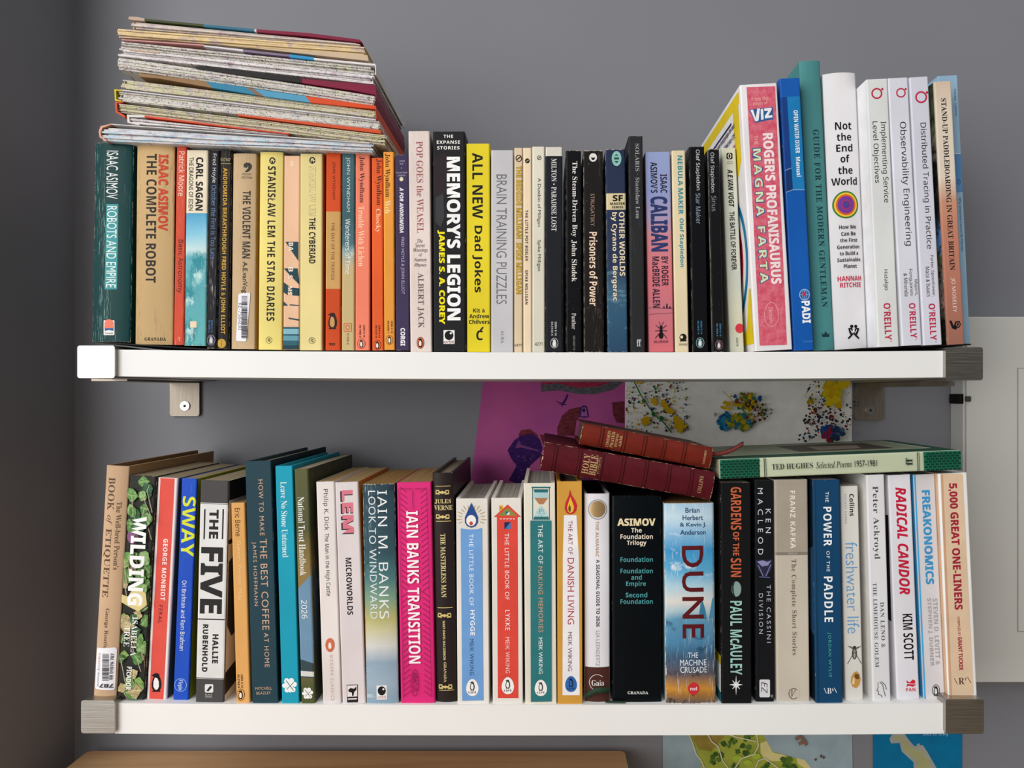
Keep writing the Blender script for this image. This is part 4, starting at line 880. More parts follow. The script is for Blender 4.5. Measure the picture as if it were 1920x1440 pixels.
book('I', 'olive green softcover with a landscape picture and a white leaf emblem', 305, 374, 150, 343, 404, 1265, [
    ('p', [(318, 716), (392, 650), (402, 1080), (386, 1130), (338, 1095)], '6f92ae'), ('p', [(334, 1050), (402, 1070), (402, 1140), (338, 1135)], '3a4a50'), ('p', [(338, 1105), (402, 1110), (402, 1134), (338, 1130)], 'd8d8d4'),
    ('v', 'National Trust Handbook', 344, 282, 655, 31, 'f2f2ec', 'r'), ('v', '2026', 355, 770, 858, 27, 'f2f2ec', 'n'), ('leaf', 372, 1212, 46, 'f2f2ec')],
    base=[(150, '5c5e3c'), (440, '545636'), (520, '7a6c40'), (640, '8e7848'), (720, '8e7848'), (1130, '6a6440'), (1180, '565a36'), (1265, '50562f')], nz=.01, art=[('2c3c2a', .6, .7, (100, 1, 60), .25, .5)], wear=.1, pages='b0a890', depth=150,
    right=photo_mat('olive_photo', [(0, '4c5034'), (.25, '3a3c26'), (.4, '6a5a34'), (.5, '4a5a68'), (.8, '2c343c'), (1, '444a2c')], 3))
book('I', 'slim off-white paperback with a small orange penguin oval', 410, 497, 210, 443, 530, 1258, [
    ('v', 'Philip K. Dick', 456, 245, 440, 28, '2a2626', 'n'), ('v', 'The Man in the High Castle', 463, 455, 752, 26, '2a2626', 'n'), ('po', 477, 983, 22, 33, 'cf6e50', 'cf6e50', 'f0e8e0'), ('v', 'MODERN CLASSICS', 486, 1030, 1245, 14, 'cdaaa2', 'n3')], base='e4dcd8', wear=.25, pages='b09468', depth=128)
book('I', 'off-white paperback with shadowed pink block letters', 499, 610, 212, 536, 645, 1263, [
    ('v', 'LEM', 557, 254, 458, 58, '3c2a32', 'H'), ('v', 'LEM', 561, 250, 452, 52, 'd87888', 'H'), ('v', 'MICROWORLDS', 568, 570, 840, 27, '211d1e', 'B'),
    ('p', [(556, 1172), (609, 1170), (609, 1254), (558, 1255)], '2a2828'), ('p', [(558, 1175), (606, 1173), (606, 1226), (559, 1228)], 'e4dede'), ('p', [(562, 1196), (574, 1186), (590, 1190), (602, 1178), (602, 1196), (592, 1204), (588, 1224), (582, 1224), (580, 1208), (568, 1206)], '1c1a1a'), ('p', [(562, 1236), (604, 1234), (604, 1240), (562, 1242)], 'e4dede')],
    base='dcd3d3', wear=.3, pages='b09468', depth=128, right='c8742c')
book('J', 'thick creased paperback with a misty seascape spine', 22, 183, 178, 46, 200, 1258, [
    ('v', 'IAIN M. BANKS', 127, 208, 838, 46, 'eef0f0', 'n1'), ('v', 'LOOK TO WINDWARD', 76, 210, 840, 36, 'd4dce0', 's1'),
    ('p', [(94, 1166), (145, 1164), (146, 1234), (95, 1236)], 'e4e4e4'), ('e', 120, 1192, 20, 22, '1c1c1e'), ('e', 128, 1184, 5, 5, 'e4e4e4'), ('h', 'orbit', 121, 1222, 42, 14, 'b85a5a', 'n')],
    base=[(178, '2e444f'), (520, '35525c'), (640, '4a7678'), (740, '7a9c84'), (840, 'b4b070'), (900, 'c8c49c'), (980, 'd0d0cc'), (1060, '8fa6b8'), (1160, '9cb0c0'), (1258, '86a0b0')], nz=.02,
    art=[('d8dee2', .56, .68, (14, 1, 70), .72, 1.), ('22343c', .58, .68, (30, 1, 30), 0, .4)], crease=.5, ccol='9cb0b8', wear=.6, pages='a07c48', depth=128, right='1c2428', bulge=.0018)
CH = []
for i in range(38):                    # chevron lines of the pattern
    y = 205 + i * 27.0
    if y > 1225: break
    f = (y - 168) / 1084
    xl, xr = 206 + 20 * f, 346 + 22 * f
    xm = (xl + xr) / 2
    up = 1 if i < 19 else -1
    w_ = 34
    CH.append(('p', line(xl + 4, y - up * 12, xl + 4 + w_, y + up * 14, 2.2), '7a1848')); CH.append(('p', line(xr - 4, y - up * 12, xr - 4 - w_, y + up * 14, 2.2), '7a1848'))
book('J', 'hot pink paperback with white capitals and fine chevron lines', 193, 362, 168, 214, 382, 1252, CH + [
    ('p', line(207, 200, 268, 200, 2.2), '7a1848'), ('p', line(282, 200, 340, 200, 2.2), '7a1848'), ('p', line(205, 200, 228, 1226, 2), '7a1848'), ('p', line(342, 200, 366, 1222, 2), '7a1848'), ('p', line(272, 205, 274, 300, 2), '7a1848'),
    ('v', 'IAIN BANKS TRANSITION', 277, 308, 1055, 58, 'fbf0f2', 'B'), ('o', 283, 1150, 19, 66, 2.4, '5c1438'), ('v', 'ABACUS', 283, 1098, 1192, 22, '5c1438', 'n')], base='de2f7a', wear=.05, pages='a8885c', depth=128, rough=.4)
def orn(x, y, c='d8c27c'):
    o = []
    for sx in (-1, 1):
        o += [('e', x + sx * 10, y, 9, 5, c), ('o', x + sx * 24, y - 2, 10, 9, 4, c), ('p', line(x + sx * 12, y + 9, x + sx * 34, y + 7, 4), c), ('p', line(x + sx * 14, y - 10, x + sx * 32, y - 11, 3), c)]
    return o + [('e', x, y, 6, 8, c)]
book('J', 'dark brown hardback with gold lettering and gold scroll ornaments', 370, 467, 122, 387, 490, 1258, orn(417, 218) + orn(419, 338) + orn(428, 822) + orn(433, 1172) + [
    ('b', 186, 188.5, 'd8c27c', .13, .88), ('b', 359.5, 362.5, 'd8c27c', .13, .88), ('b', 788, 791, 'd8c27c', .13, .88), ('b', 1196, 1199, 'd8c27c', .13, .88),
    ('h', 'JULES', 420, 262, 80, 23, 'dccb90', 'R'), ('h', 'VERNE', 422, 293, 90, 23, 'dccb90', 'R'), ('v', 'THE MASTERLESS MAN', 423, 420, 732, 25, 'dccb90', 'R'), ('v', 'HART-DAVIS MACGIBBON', 427, 848, 1040, 12, 'dccb90', 'B'), ('v', 'GRANADA', 432, 1050, 1148, 13, 'dccb90', 'R')],
    base='2c2423', wear=.1, pages='a09480', depth=158, d=.656, hb=True, bulge=.0018, thick=2.6, rough=.35, right='2a2222')
def wik(reg, label, cor, panel, pc, pre, texts, egg, ec, base, **k):
    book(reg, label, *cor, pre[0] + [('p', panel, pc)] + pre[1] + texts + [('egg', *egg, *ec)], base=base, wear=.05, pages='b0aca4', depth=132, hb=True, thick=3.2, cloth=1, rough=.55, **k)
RAYS = [('p', line(560 + math.cos(a) * r0, 345 + math.sin(a) * r0 * .98, 560 + math.cos(a) * r1, 345 + math.sin(a) * r1 * .98, 3), 'b4945c')
        for j in range(15) for a in [math.pi * .88 + j * math.pi * 1.24 / 14] if j != 7 for r0, r1 in [((46, 66), (48, 74))[j % 2]]]
wik('J', 'cream hardback with a pale blue panel and an eye shaped drop', (485, 640, 248, 492, 648, 1262), [(508, 394), (528, 398), (560, 400), (592, 398), (612, 392), (619, 1238), (515, 1240)], '6f9fd6', (RAYS, [
    ('p', [(560, 268), (580, 310), (593, 340), (592, 366), (580, 384), (560, 391), (540, 384), (528, 366), (528, 340), (541, 310)], '2c4c8c'), ('e', 559, 356, 24, 27, 'f0ece4'), ('e', 559, 370, 9, 10, 'c84c3c')]),
    [('v', 'THE LITTLE BOOK OF', 560, 422, 775, 21, 'eef2f6', 's1'), ('v', 'HYGGE', 566, 795, 920, 22, 'f6f8fa', 'S1'), ('v', 'MEIK WIKING', 562, 937, 1115, 20, '2a4a6c', 's1')], (565, 1175, 30, 42), ('f2f0ec', '3a3a40'), 'e8e3da')
wik('J', 'cream hardback with a red panel under a small house roof', (658, 805, 245, 665, 813, 1255), [(685, 330), (787, 330), (791, 1228), (690, 1228)], 'dc4a3e', ([('p', [(695, 282), (714, 280), (716, 318), (697, 320)], 'e0b03c'), ('e', 705, 294, 4, 4, '8a5a3c')], [
    ('p', [(738, 277), (806, 339), (669, 339)], 'd84a3e'), ('p', [(738, 292), (785, 332), (691, 332)], '8a8a3e'), ('p', [(729, 312), (747, 311), (747, 328), (729, 329)], '2a6a8c'), ('p', [(747, 311), (747, 328), (731, 328)], 'f0ece0'),
    ('p', [(722, 364), (752, 363), (753, 397), (722, 398)], '1c2c50'), ('p', [(752, 364), (753, 397), (724, 397)], '3a7cc0')] + [('p', [(700 + 16 * j, 345), (710 + 16 * j, 345), (710 + 16 * j, 350), (700 + 16 * j, 350)], 'f0dcd4') for j in range(5)]),
    [('v', 'THE LITTLE BOOK OF', 735, 418, 745, 21, 'f6ece6', 's1'), ('v', 'LYKKE', 738, 795, 895, 22, 'f6ece6', 's1'), ('v', 'MEIK WIKING', 738, 928, 1105, 20, 'f4d8d0', 's1')], (739, 1166, 30, 42), ('f2f0ec', '3a3a40'), 'e6e1d8')
rd = random.Random(8)
HG = [('p', [(80, 158), (186, 158), (186, 166), (80, 166)], '2c6c70'), ('p', [(92, 172), (174, 172), (170, 190), (96, 190)], '2c6c70'), ('p', [(96, 190), (170, 190), (172, 221), (94, 221)], 'a8ccd0'), ('p', [(96, 221), (172, 221), (146, 256), (122, 256)], 'b07c54'),
      ('p', [(133, 262), (158, 290), (170, 326), (96, 326), (108, 290)], 'b8d8d8'), ('p', [(94, 326), (174, 326), (177, 343), (90, 343)], '2c6c70'), ('p', [(84, 166), (88, 166), (88, 343), (84, 343)], '2c6c70'), ('p', [(178, 166), (182, 166), (182, 343), (178, 343)], '2c6c70')] + \
     [('p', ell(133 + rd.uniform(-1, 1) * 34 * t, 268 + 54 * t, 1.8, 1.8, 6), '3a7c84') for t in [rd.uniform(.2, 1) for _ in range(34)]]
wik('K', 'cream hardback with a teal panel and an hourglass', (34, 213, 138, 46, 220, 1385), [(73, 347), (190, 347), (192, 1364), (76, 1366)], '2f767a', (HG, []),
    [('v', 'THE ART OF', 130, 370, 590, 26, 'e8eeea', 's1'), ('v', 'MAKING MEMORIES', 131, 605, 975, 26, 'c89c7c', 's1'), ('v', 'MEIK WIKING', 131, 1005, 1208, 22, 'e8eeea', 's')], (132, 1287, 34, 46), ('f2f0ec', '3a3a40'), 'e6e0d0')
wik('K', 'mustard hardback with a white panel and a red flame', (223, 363, 128, 226, 367, 1385), [(262, 318), (333, 318), (346, 560), (351, 1330), (254, 1330), (256, 560)], 'eceaec', ([], [
    ('p', [(296, 172), (306, 205), (326, 235), (337, 262), (332, 292), (318, 308), (296, 313), (276, 304), (266, 282), (270, 248), (288, 210)], 'c02c34'), ('p', [(298, 215), (310, 245), (319, 272), (314, 296), (298, 306), (283, 296), (280, 272), (290, 240)], 'e8b83c'), ('p', [(294, 255), (301, 275), (300, 298), (290, 298), (286, 280)], '6a4a2c')]),
    [('v', 'THE ART OF', 298, 348, 538, 25, '8c3444', 's1'), ('v', 'DANISH LIVING', 301, 558, 932, 37, 'b03444', 's'), ('v', 'MEIK WIKING', 296, 975, 1195, 23, '6a4a4c', 's')], (302, 1267, 33, 45), ('3268ac', '1c2430'), 'd29c40')
def ribbon(root, W, H, D, conv, s, prof):
    n = NT('green_ribbon', .7); n.bump(n.noise((1200, 1200, 40), 1, 2), .5, .0004)
    n.col(n.mix(n.noise((1500, 1500, 30), 1, 2), '1c3024', '38503c'))
    def strip(pts, w, vert):
        m = MB(); vs = []; fs = []; t = .0005
        for i, p in enumerate(pts):
            for q in ((0, 0), (w, 0), (w, t), (0, t)):
                vs.append((p[0], p[1] - q[1], p[2] + q[0]) if vert else (p[0], p[1] + q[0], p[2] + q[1]))
        for i in range(len(pts) - 1):
            for j in range(4): fs.append((4 * i + j, 4 * i + (j + 1) % 4, 4 * i + 4 + (j + 1) % 4, 4 * i + 4 + j))
        m.add(vs, fs, n.m, True); return m
    pts = []
    for i in range(15):
        t = i / 14
        x, z = conv(382 + 134 * t, 1356 - 46 * math.sin(min(1, t * 1.7) * math.pi / 2) + 22 * max(0, t - .6))
        pts.append((x, prof(x) - .0012 - .0022 * math.sin(t * math.pi), z))
    o = strip(pts, .0052, True).build('ribbon_bookmark', root); o['label'] = 'dark green ribbon bookmark'
    pts = [(W / 2 + .001 + .0022 * i, .0022 - .0004 * i, .0016 - .0001 * i) for i in range(4)]
    o = strip([(W / 2 * .6 + .002 * i, -.0035 - .0001 * i, .0012) for i in range(10)], .003, False).build('ribbon_bookmark', root); o['label'] = 'dark green ribbon bookmark'
book('K', 'white hardback with a gold circle, brown foot and green ribbon', 378, 520, 198, 381, 520, 1383, [
    ('e', 452, 286, 54, 57, '8c8c90'), ('e', 452, 286, 49, 52, 'd8d6da'), ('e', 452, 284, 45, 47, ink('c0a070', .35, .6)), ('v', 'THE ALMANAC', 449, 352, 552, 18, 'b89a7c', 'B'), ('v', 'A SEASONAL GUIDE TO 2026', 453, 568, 945, 19, '3a3a44', 'B'), ('v', 'LIA LEENDERTZ', 452, 968, 1165, 20, '8c8c94', 'n'),
    ('b', 1184, 1383, '4e2c26'), ('o', 449, 1259, 45, 46, 3, 'e8e2e0'), ('p', [(478, 1228), (500, 1224), (500, 1290), (482, 1288)], '4e2c26'), ('h', 'Gaia', 453, 1261, 70, 32, 'f0ecea', 'r')], base='e6e4e9', wear=.05, pages='1c1818', depth=130, d=.656, hb=True, bulge=.0025, thick=2.2, extra=ribbon)
book('K', 'very thick glossy black book with cream and teal title lines', 534, 806, 210, 534, 812, 1378, [
    ('h', 'ASIMOV', 670, 357, 215, 42, 'e8d8ae', 'H'), ('h', 'The', 670, 402, 60, 27, 'e8dcc8', 'B'), ('h', 'Foundation', 671, 438, 182, 28, 'e8dcc8', 'B'), ('h', 'Trilogy', 671, 476, 110, 34, 'e8dcc8', 'B'), ('h', 'Foundation', 671, 567, 182, 28, '4c9a9e', 'B'),
    ('h', 'Foundation', 671, 631, 182, 28, '4c9a9e', 'B'), ('h', 'and', 670, 667, 60, 28, '4c9a9e', 'B'), ('h', 'Empire', 667, 706, 112, 34, '4c9a9e', 'B'), ('h', 'Second', 670, 766, 122, 28, '4c9a9e', 'B'), ('h', 'Foundation', 671, 803, 182, 28, '4c9a9e', 'B'), ('h', 'GRANADA', 678, 1316, 116, 17, 'e4e4e0', 'R')],
    base='0c1013', wear=.15, pages='1a1612', depth=135, d=.656, hb=True, rough=.22, bulge=.0008, wcol='7c8080', thick=1.6)
book('L', 'thick creased paperback with a blue sky and sea spine and dark red capitals', 44, 330, 252, 62, 335, 1388, [
    ('h', 'Brian', 205, 290, 80, 28, '2c4c70', 'S'), ('h', 'Herbert', 207, 332, 115, 28, '2c4c70', 'S'), ('h', '& Kevin J.', 209, 374, 150, 30, '2c4c70', 'S'), ('h', 'Anderson', 208, 414, 145, 28, '2c4c70', 'S'),
    ('p', [(240, 900), (250, 820), (262, 800), (278, 850), (285, 905)], '3c7c9c'), ('p', [(300, 900), (318, 790), (330, 780), (332, 900)], '4c8cac'), ('p', [(130, 925), (138, 890), (146, 925)], '6a90a4'),
    ('v', 'DUNE', 207, 490, 1010, 122, '5c1a1e', 'S1'), ('h', 'THE', 208, 1105, 58, 30, 'dce8f0', 's'), ('h', 'MACHINE', 210, 1147, 148, 34, 'dce8f0', 's'), ('h', 'CRUSADE', 212, 1187, 150, 34, 'dce8f0', 's'), ('e', 211, 1293, 32, 35, 'c8303a'), ('h', 'nel', 211, 1293, 38, 20, 'f4e4e0', 'B')],
    base=[(252, 'a8cae0'), (330, 'c4dce8'), (420, '8cbcdc'), (520, '3c94c8'), (640, '5ca8d0'), (720, 'a8ccdc'), (810, 'dcd8d0'), (870, 'a8c4cc'), (920, '5c94b4'), (1040, '4c84a8'), (1120, '3c5c78'), (1220, '5a545c'), (1310, 'c88c34'), (1350, '9a6c38'), (1388, '6a5a50')], nz=.025,
    art=[('284868', .56, .66, (35, 1, 60), .6, .86), ('e0e8ec', .58, .68, (30, 1, 45), 0, .4), ('3c3834', .55, .64, (60, 1, 80), .82, 1.)], crease=.8, ccol='dce4e8', wear=.7, pages='a07c48', depth=112, wcol='e0dcd4', bulge=.0022)
book('L', 'black paperback with condensed orange and mint capitals and a moon', 364, 535, 135, 370, 538, 1380, [
    ('v', 'GARDENS', 450, 160, 400, 60, 'c8623e', 'B'), ('v', 'OF THE', 450, 412, 545, 36, 'c8623e', 'B'), ('v', 'SUN', 450, 560, 665, 60, 'c8623e', 'B'), ('e', 452, 733, 27, 43, '86a09c'), ('p', [(430, 700), (426, 733), (432, 764), (446, 778), (438, 752), (436, 720), (444, 690)], '2c3634'), ('v', 'PAUL McAULEY', 450, 800, 1215, 66, '9cc8c0', 'B'),
    ('p', [(450, 1218), (454, 1264), (488, 1271), (454, 1278), (450, 1330), (446, 1278), (412, 1271), (446, 1264)], 'e8ecec'), ('p', line(430, 1248, 470, 1294, 4), 'e8ecec'), ('p', line(470, 1248, 430, 1294, 4), 'e8ecec'), ('o', 450, 1271, 15, 16, 2, 'e8ecec')],
    base='141416', wear=.1, pages='b0a898', depth=128, left='181818', left_items=[('p', [(.02, .79), (.5, .79), (.5, .83), (.02, .83)], 'c8b818'), ('p', [(.02, .83), (.5, .83), (.5, .955), (.02, .955)], 'ecebe8'), ('p', [(0, .955), (1, .955), (1, 1), (0, 1)], '2c6c70')])
book('L', 'narrow black paperback with a white sticker near the bottom', 557, 657, 125, 561, 666, 1367, [
    ('v', 'MACLEOD', 587, 165, 540, 29, 'ccd0d4', 's9'), ('v', 'KEN', 631, 282, 418, 29, 'ccd0d4', 's9'), ('v', 'THE CASSINI', 634, 710, 1035, 23, 'b8bcc4', 's4'), ('v', 'DIVISION', 590, 758, 985, 23, 'b8bcc4', 's5'),
    ('p', [(562, 570), (654, 566), (655, 610), (640, 640), (615, 668), (600, 664), (578, 630), (563, 600)], '2c2c44'), ('p', [(568, 578), (600, 572), (625, 580), (648, 572), (630, 600), (596, 606)], '8c8cb4'), ('p', line(575, 600, 602, 660, 5), '7c7ca4'), ('p', line(645, 595, 618, 660, 5), '7c7ca4'), ('p', line(580, 664, 640, 668, 4), '6c74b0'), ('h', 'tt', 652, 1334, 14, 16, 'a4a8ac', 'R')],
    base='15171a', wear=.1, pages='b0a898', depth=112, stickers=[('price_sticker', rrect(581, 1241, 640, 1341, 8), 'd8d8da', [('v', 'EZ', 609, 1255, 1318, 34, '3c4048', 'a')])])
book('L', 'greige paperback with a darker upper part and an engraved style title', 667, 853, 118, 680, 866, 1365, [
    ('b', 118, 525, 'a89d8e'), ('b', 525, 542, '857d72'), ('h', 'VINTAGE', 768, 533, 52, 8, 'd4ccc0', 'n2'), ('v', 'FRANZ KAFKA', 769, 180, 505, 28, 'eae4da', 'B1'), ('v', 'The Complete Short Stories', 774, 565, 1105, 34, '6c645a', 'r1'),
    ('o', 774, 1322, 29, 31, 3.5, '4c4640'), ('p', [(792, 1300), (806, 1296), (806, 1346), (790, 1342)], 'c8beae'), ('h', 'V', 772, 1322, 26, 38, '4c4640', 'i')], base='c8beae', wear=.1, pages='b0a898', depth=128)
book('M', 'dark blue paperback with widely spaced white capitals', 64, 205, 108, 84, 217, 1245, [
    ('p', [(64, 110), (78, 110), (98, 1243), (86, 1243)], '113a58'), ('v', 'THE', 137, 168, 222, 17, 'e8eef2', 's1'), ('v', 'POWER', 140, 245, 445, 42, 'f0f4f6', 'B1'), ('v', 'OF THE', 143, 470, 575, 17, 'e8eef2', 's2'), ('v', 'PADDLE', 145, 600, 832, 44, 'f0f4f6', 'B1'), ('v', 'JORDAN WYLIE', 150, 885, 1112, 20, '4cac9c', 's2'), ('h', 'B', 149, 1182, 22, 28, 'e8eef2', 'r'), ('h', 'b', 167, 1176, 8, 14, 'e8eef2', 'r'), ('p', line(122, 1168, 134, 1194, 3), 'e8eef2'), ('p', line(174, 1166, 186, 1192, 3), 'e8eef2')],
    base='17466c', wear=.05, pages='c8c0b4', depth=128, left='101c2c', left_items=[('p', [(0, .3), (.4, .4), (.6, .6), (0, .7)], '2c4a68')])
book('M', 'thin white pocket guide with a pale blue title, an insect and a shell', 207, 295, 140, 232, 325, 1230, [
    ('v', 'Collins', 264, 180, 292, 25, '1c1c1e', 'B'), ('v', 'POCKET GUIDE', 232, 180, 330, 10, '8c8c90', 'n2'), ('v', 'freshwater life', 266, 425, 890, 60, '6c9ece', 't'),
    ('e', 277, 992, 13, 30, '4c4844'), ('e', 277, 962, 9, 9, '3c3834'), ('e', 277, 992, 6, 24, 'a8a49c')] + [('p', line(277, 975 + k, 277 + sx, 975 + k + sy, 3), '4c4844') for k, sx, sy in ((0, 34, -22), (0, -34, -22), (8, 36, 62), (8, -36, 62), (-6, 22, -12), (-6, -24, -14))] + [
    ('p', [(272, 1090), (288, 1082), (302, 1096), (308, 1122), (302, 1150), (286, 1168), (268, 1162), (258, 1140), (260, 1112)], 'c89448'), ('p', [(280, 1095), (298, 1098), (302, 1120), (290, 1124), (276, 1112)], '6c4c28'), ('p', [(270, 1110), (278, 1120), (276, 1150), (264, 1146)], 'e8d0a0')],
    base='dedcd4', wear=.05, pages='dcd8d0', depth=120)
book('M', 'white paperback with thin grey serif lettering and a line drawn face', 338, 430, 82, 372, 464, 1235, [
    ('v', 'Peter Ackroyd', 385, 140, 512, 37, '48484c', 'r1'), ('v', 'DAN LENO &', 421, 730, 962, 21, '58585c', 'r1'), ('v', 'THE LIMEHOUSE GOLEM', 386, 632, 1062, 20, '58585c', 'r1')] +
    [('p', line(*l, 3), '48484c') for l in ((396, 1140, 398, 1165), (398, 1165, 390, 1180), (390, 1180, 400, 1184), (400, 1184, 398, 1200), (398, 1200, 412, 1204), (412, 1204, 418, 1216), (404, 1138, 420, 1150), (412, 1134, 432, 1150), (420, 1150, 426, 1180), (432, 1150, 440, 1175), (426, 1180, 434, 1210))],
    base='e2e2e4', wear=.1, pages='dcd8d0', depth=128, left='e0ddd8')
book('M', 'white paperback with a red brush lettered title', 450, 562, 82, 494, 612, 1225, [
    ('v', 'RADICAL CANDOR', 523, 145, 692, 54, 'c8203e', 'A'), ('v', 'KIM SCOTT', 551, 790, 1025, 50, '1a1a1c', 'B'), ('p', [(540, 1128), (558, 1140), (574, 1124), (588, 1132), (584, 1144), (590, 1152), (574, 1162), (556, 1156), (542, 1162), (546, 1146)], 'd02840'), ('p', line(540, 1145, 588, 1148, 3), 'e8e6ec'), ('h', 'PAN', 563, 1176, 48, 16, 'd02840', 'B1')],
    base='e8e6ec', wear=.05, pages='dcd8d0', depth=128, left='eceaf0', left_items=[('p', [(.02, .18), (.3, .2), (.3, .66), (.04, .66)], '22242c')])
book('M', 'greyish white paperback with sky blue capitals and a blue cover edge', 580, 688, 80, 634, 740, 1222, [
    ('b', 80, 1222, '3f9fd2', 0, .06), ('v', 'FREAKONOMICS', 651, 160, 640, 42, '3c98d0', 'H'), ('v', 'STEVEN D. LEVITT &', 695, 712, 1050, 23, 'aaa6a6', 'B'), ('v', 'STEPHEN J. DUBNER', 663, 710, 1057, 24, 'aaa6a6', 'B'), ('o', 692, 1180, 20, 30, 3, '2c2c2e'), ('pg', 692, 1182, 46, '2c2c2e', 'dcd8da')],
    base='dcd8da', wear=.05, pages='dcd8d0', depth=128, left='3f9fd2')
book('M', 'cream peach paperback with a white edge and blood red capitals, last on the lower shelf', 710, 848, 74, 755, 908, 1213, [
    ('p', rrect(0, 0, 1, 1, .1), 'e0c4a2') if 0 else ('p', [(716, 78), (820, 76), (829, 84), (885, 1196), (877, 1206), (761, 1208)], 'e2c6a6'), ('p', [(716, 78), (728, 78), (774, 1207), (761, 1208)], 'd0a484'),
    ('v', '5,000 GREAT ONE-LINERS', 790, 125, 770, 48, 'a42a3c', 'H'), ('v', 'COMPILED BY', 809, 805, 903, 13, 'a42a3c', 'B'), ('v', 'GRANT TUCKER', 817, 908, 1078, 21, 'a42a3c', 'H'), ('h', 'R', 822, 1132, 30, 34, '5a3c30', 'r'), ('h', 'P', 844, 1122, 11, 14, '5a3c30', 'r'), ('p', line(785, 1118, 801, 1148, 3), '5a3c30'), ('p', line(853, 1112, 869, 1142, 3), '5a3c30')],
    base='f0eeea', wear=.05, pages='ecebe6', depth=128, d=.654, lift=.0025, left='d8b494', right='f2f0ee')

# ------------------------------------------------------------------ books lying on top of the lower row
def leather(name, h, h2):
    n = NT(name, .38)
    f = n.noise((420, 420, 420), 1, 4, .6)
    n.bump(f, .5, .0006)
    e = n.math('ABSOLUTE', n.math('SUBTRACT', n.gen('Z'), .5)); gx = n.math('ABSOLUTE', n.math('SUBTRACT', n.gen('X'), .5))
    k = n.math('MULTIPLY', n.math('MAXIMUM', n.rng(e, .47, .5), n.rng(gx, .44, .5)), n.noise((200, 200, 120), 1, 4, .7))
    c = n.mix(n.rng(n.noise((60, 60, 30), 1, 4), .3, .7), h, h2)
    return n.col(n.mix(n.rng(k, .46, .52), c, 'c8a890'))
LEA1, LEA2 = leather('maroon_leather', '4c1019', '5c1822'), leather('russet_leather', '601c14', '78291c')
def ribbon_tail(root, W, H, D, conv, s, prof):
    m = MB(); pts = []
    for i in range(14):                # curls out of the tail of the book
        t = i / 13
        pts.append((W * .12 + .001 * t + .013 * t * t, .006, -.001 - .026 * t))
    vs = []
    for x, y, z in pts: vs += [(x, y, z), (x, y + .007, z), (x + .0034, y + .007, z), (x + .0034, y, z)]
    fs = [(4 * i + j, 4 * i + (j + 1) % 4, 4 * i + 4 + (j + 1) % 4, 4 * i + 4 + j) for i in range(13) for j in range(4)]
    m.add(vs, fs + [(0, 1, 2, 3), (52, 53, 54, 55)], ink('6e3430', .6), True)
    o = m.build('ribbon_bookmark', root); o['label'] = 'curling dull red ribbon bookmark'
def ribs(zs, mt, dark, tail=False):
    def f(root, W, H, D, conv, s, prof):
        m = MB()
        for v in zs:
            z = H * (1 - v)
            m.prism([(.0004 + prof(x) - .0012 if 0 else prof(x) - .0009, z + dz) for x, dz in ((0, .0009),)] and [(-W / 2 * .97 + W * .97 * i / 12, prof(-W / 2 * .97 + W * .97 * i / 12) - .0007) for i in range(13)] + [(W / 2 * .97, prof(W / 2 * .97) + .0003), (-W / 2 * .97, prof(W / 2 * .97) + .0003)], 'z', z - .0007, z + .0007, mt)
            for dz in (-.0014, .0014):
                m.prism([(-W / 2 * .97 + W * .97 * i / 12, prof(-W / 2 * .97 + W * .97 * i / 12) - .00022) for i in range(13)] + [(W / 2 * .97, prof(W / 2 * .97) + .0003), (-W / 2 * .97, prof(W / 2 * .97) + .0003)], 'z', z + dz - .0003, z + dz + .0003, dark)
        o = m.build('spine_bands', root)
        if tail: ribbon_tail(root, W, H, D, conv, s, prof)
    return f
GOLD = 'b89a6a'
def lying(label, reg, ax, d, depth, items, **k): return book(reg, label, 0, 0, 0, 0, 0, 0, items, lying=ax, d=d, depth=depth, cat='book', **k)
b1 = lying('maroon leather hardback with scuffed corners lying on the lower row of books', 'N', (80, 208, 780, 332, 116), .652, 150, [
    ('h', 'HOLY', 58, 182, 82, 26, GOLD, 'R'), ('h', 'BIBLE', 58, 213, 84, 28, GOLD, 'R'), ('h', 'ILLUSTRATED', 60, 240, 70, 13, GOLD, 'R'), ('b', 228, 229.5, GOLD, .28, .76), ('h', 'COLLINS', 56, 658, 70, 16, GOLD, 'r1')],
    base='5c1620', wear=0, pages='a8907c', hb=True, bulge=.004, left='521420', right='5a1822', thick=1.6, extra=ribs((.075, .215, .345, .47, .605, .74, .87), LEA1, ink('3a0c14', .5)), name='hardback_book')
b2 = lying('smaller russet leather hardback lying on the maroon one', 'N', (240, 116, 773, 218, 88), .655, 110, [
    ('h', 'COMMON', 44, 112, 66, 13, GOLD, 'R'), ('h', 'PRAYER', 44, 130, 66, 13, GOLD, 'R'), ('h', 'HYMNS', 44, 147, 54, 11, GOLD, 'R'), ('h', 'A&M.', 44, 163, 50, 12, GOLD, 'R'), ('h', 'OXFORD', 44, 514, 56, 9, GOLD, 'R')],
    base='6e2218', wear=0, pages='6a5a48', hb=True, bulge=.0035, left='64261c', right='5c3a30', thick=1.5, extra=ribs((.155, .33, .485, .635, .79), LEA2, ink('4a140e', .5), True), name='hardback_book')
for rt, mt in ((b1, LEA1), (b2, LEA2)):
    for ch in rt.children:
        if ch.name.startswith('spine') and not ch.name.startswith('spine_bands'): ch.data.materials[0] = mt
WEAVE = ink('12382c', .5)
def weave(y0, y1, w):
    o = [('b', y0, y1, '1f6a50')]
    rw = 0; u = 2.0
    while u < w - 2:
        x = y0 + (2 if rw % 2 else 11)
        while x < y1 - 8:
            o.append(('p', [(u, x), (u + 7, x), (u + 7, min(y1 - 1, x + 13)), (u, min(y1 - 1, x + 13))], WEAVE)); x += 18
        u += 10.9; rw += 1
    return o
TW = 80
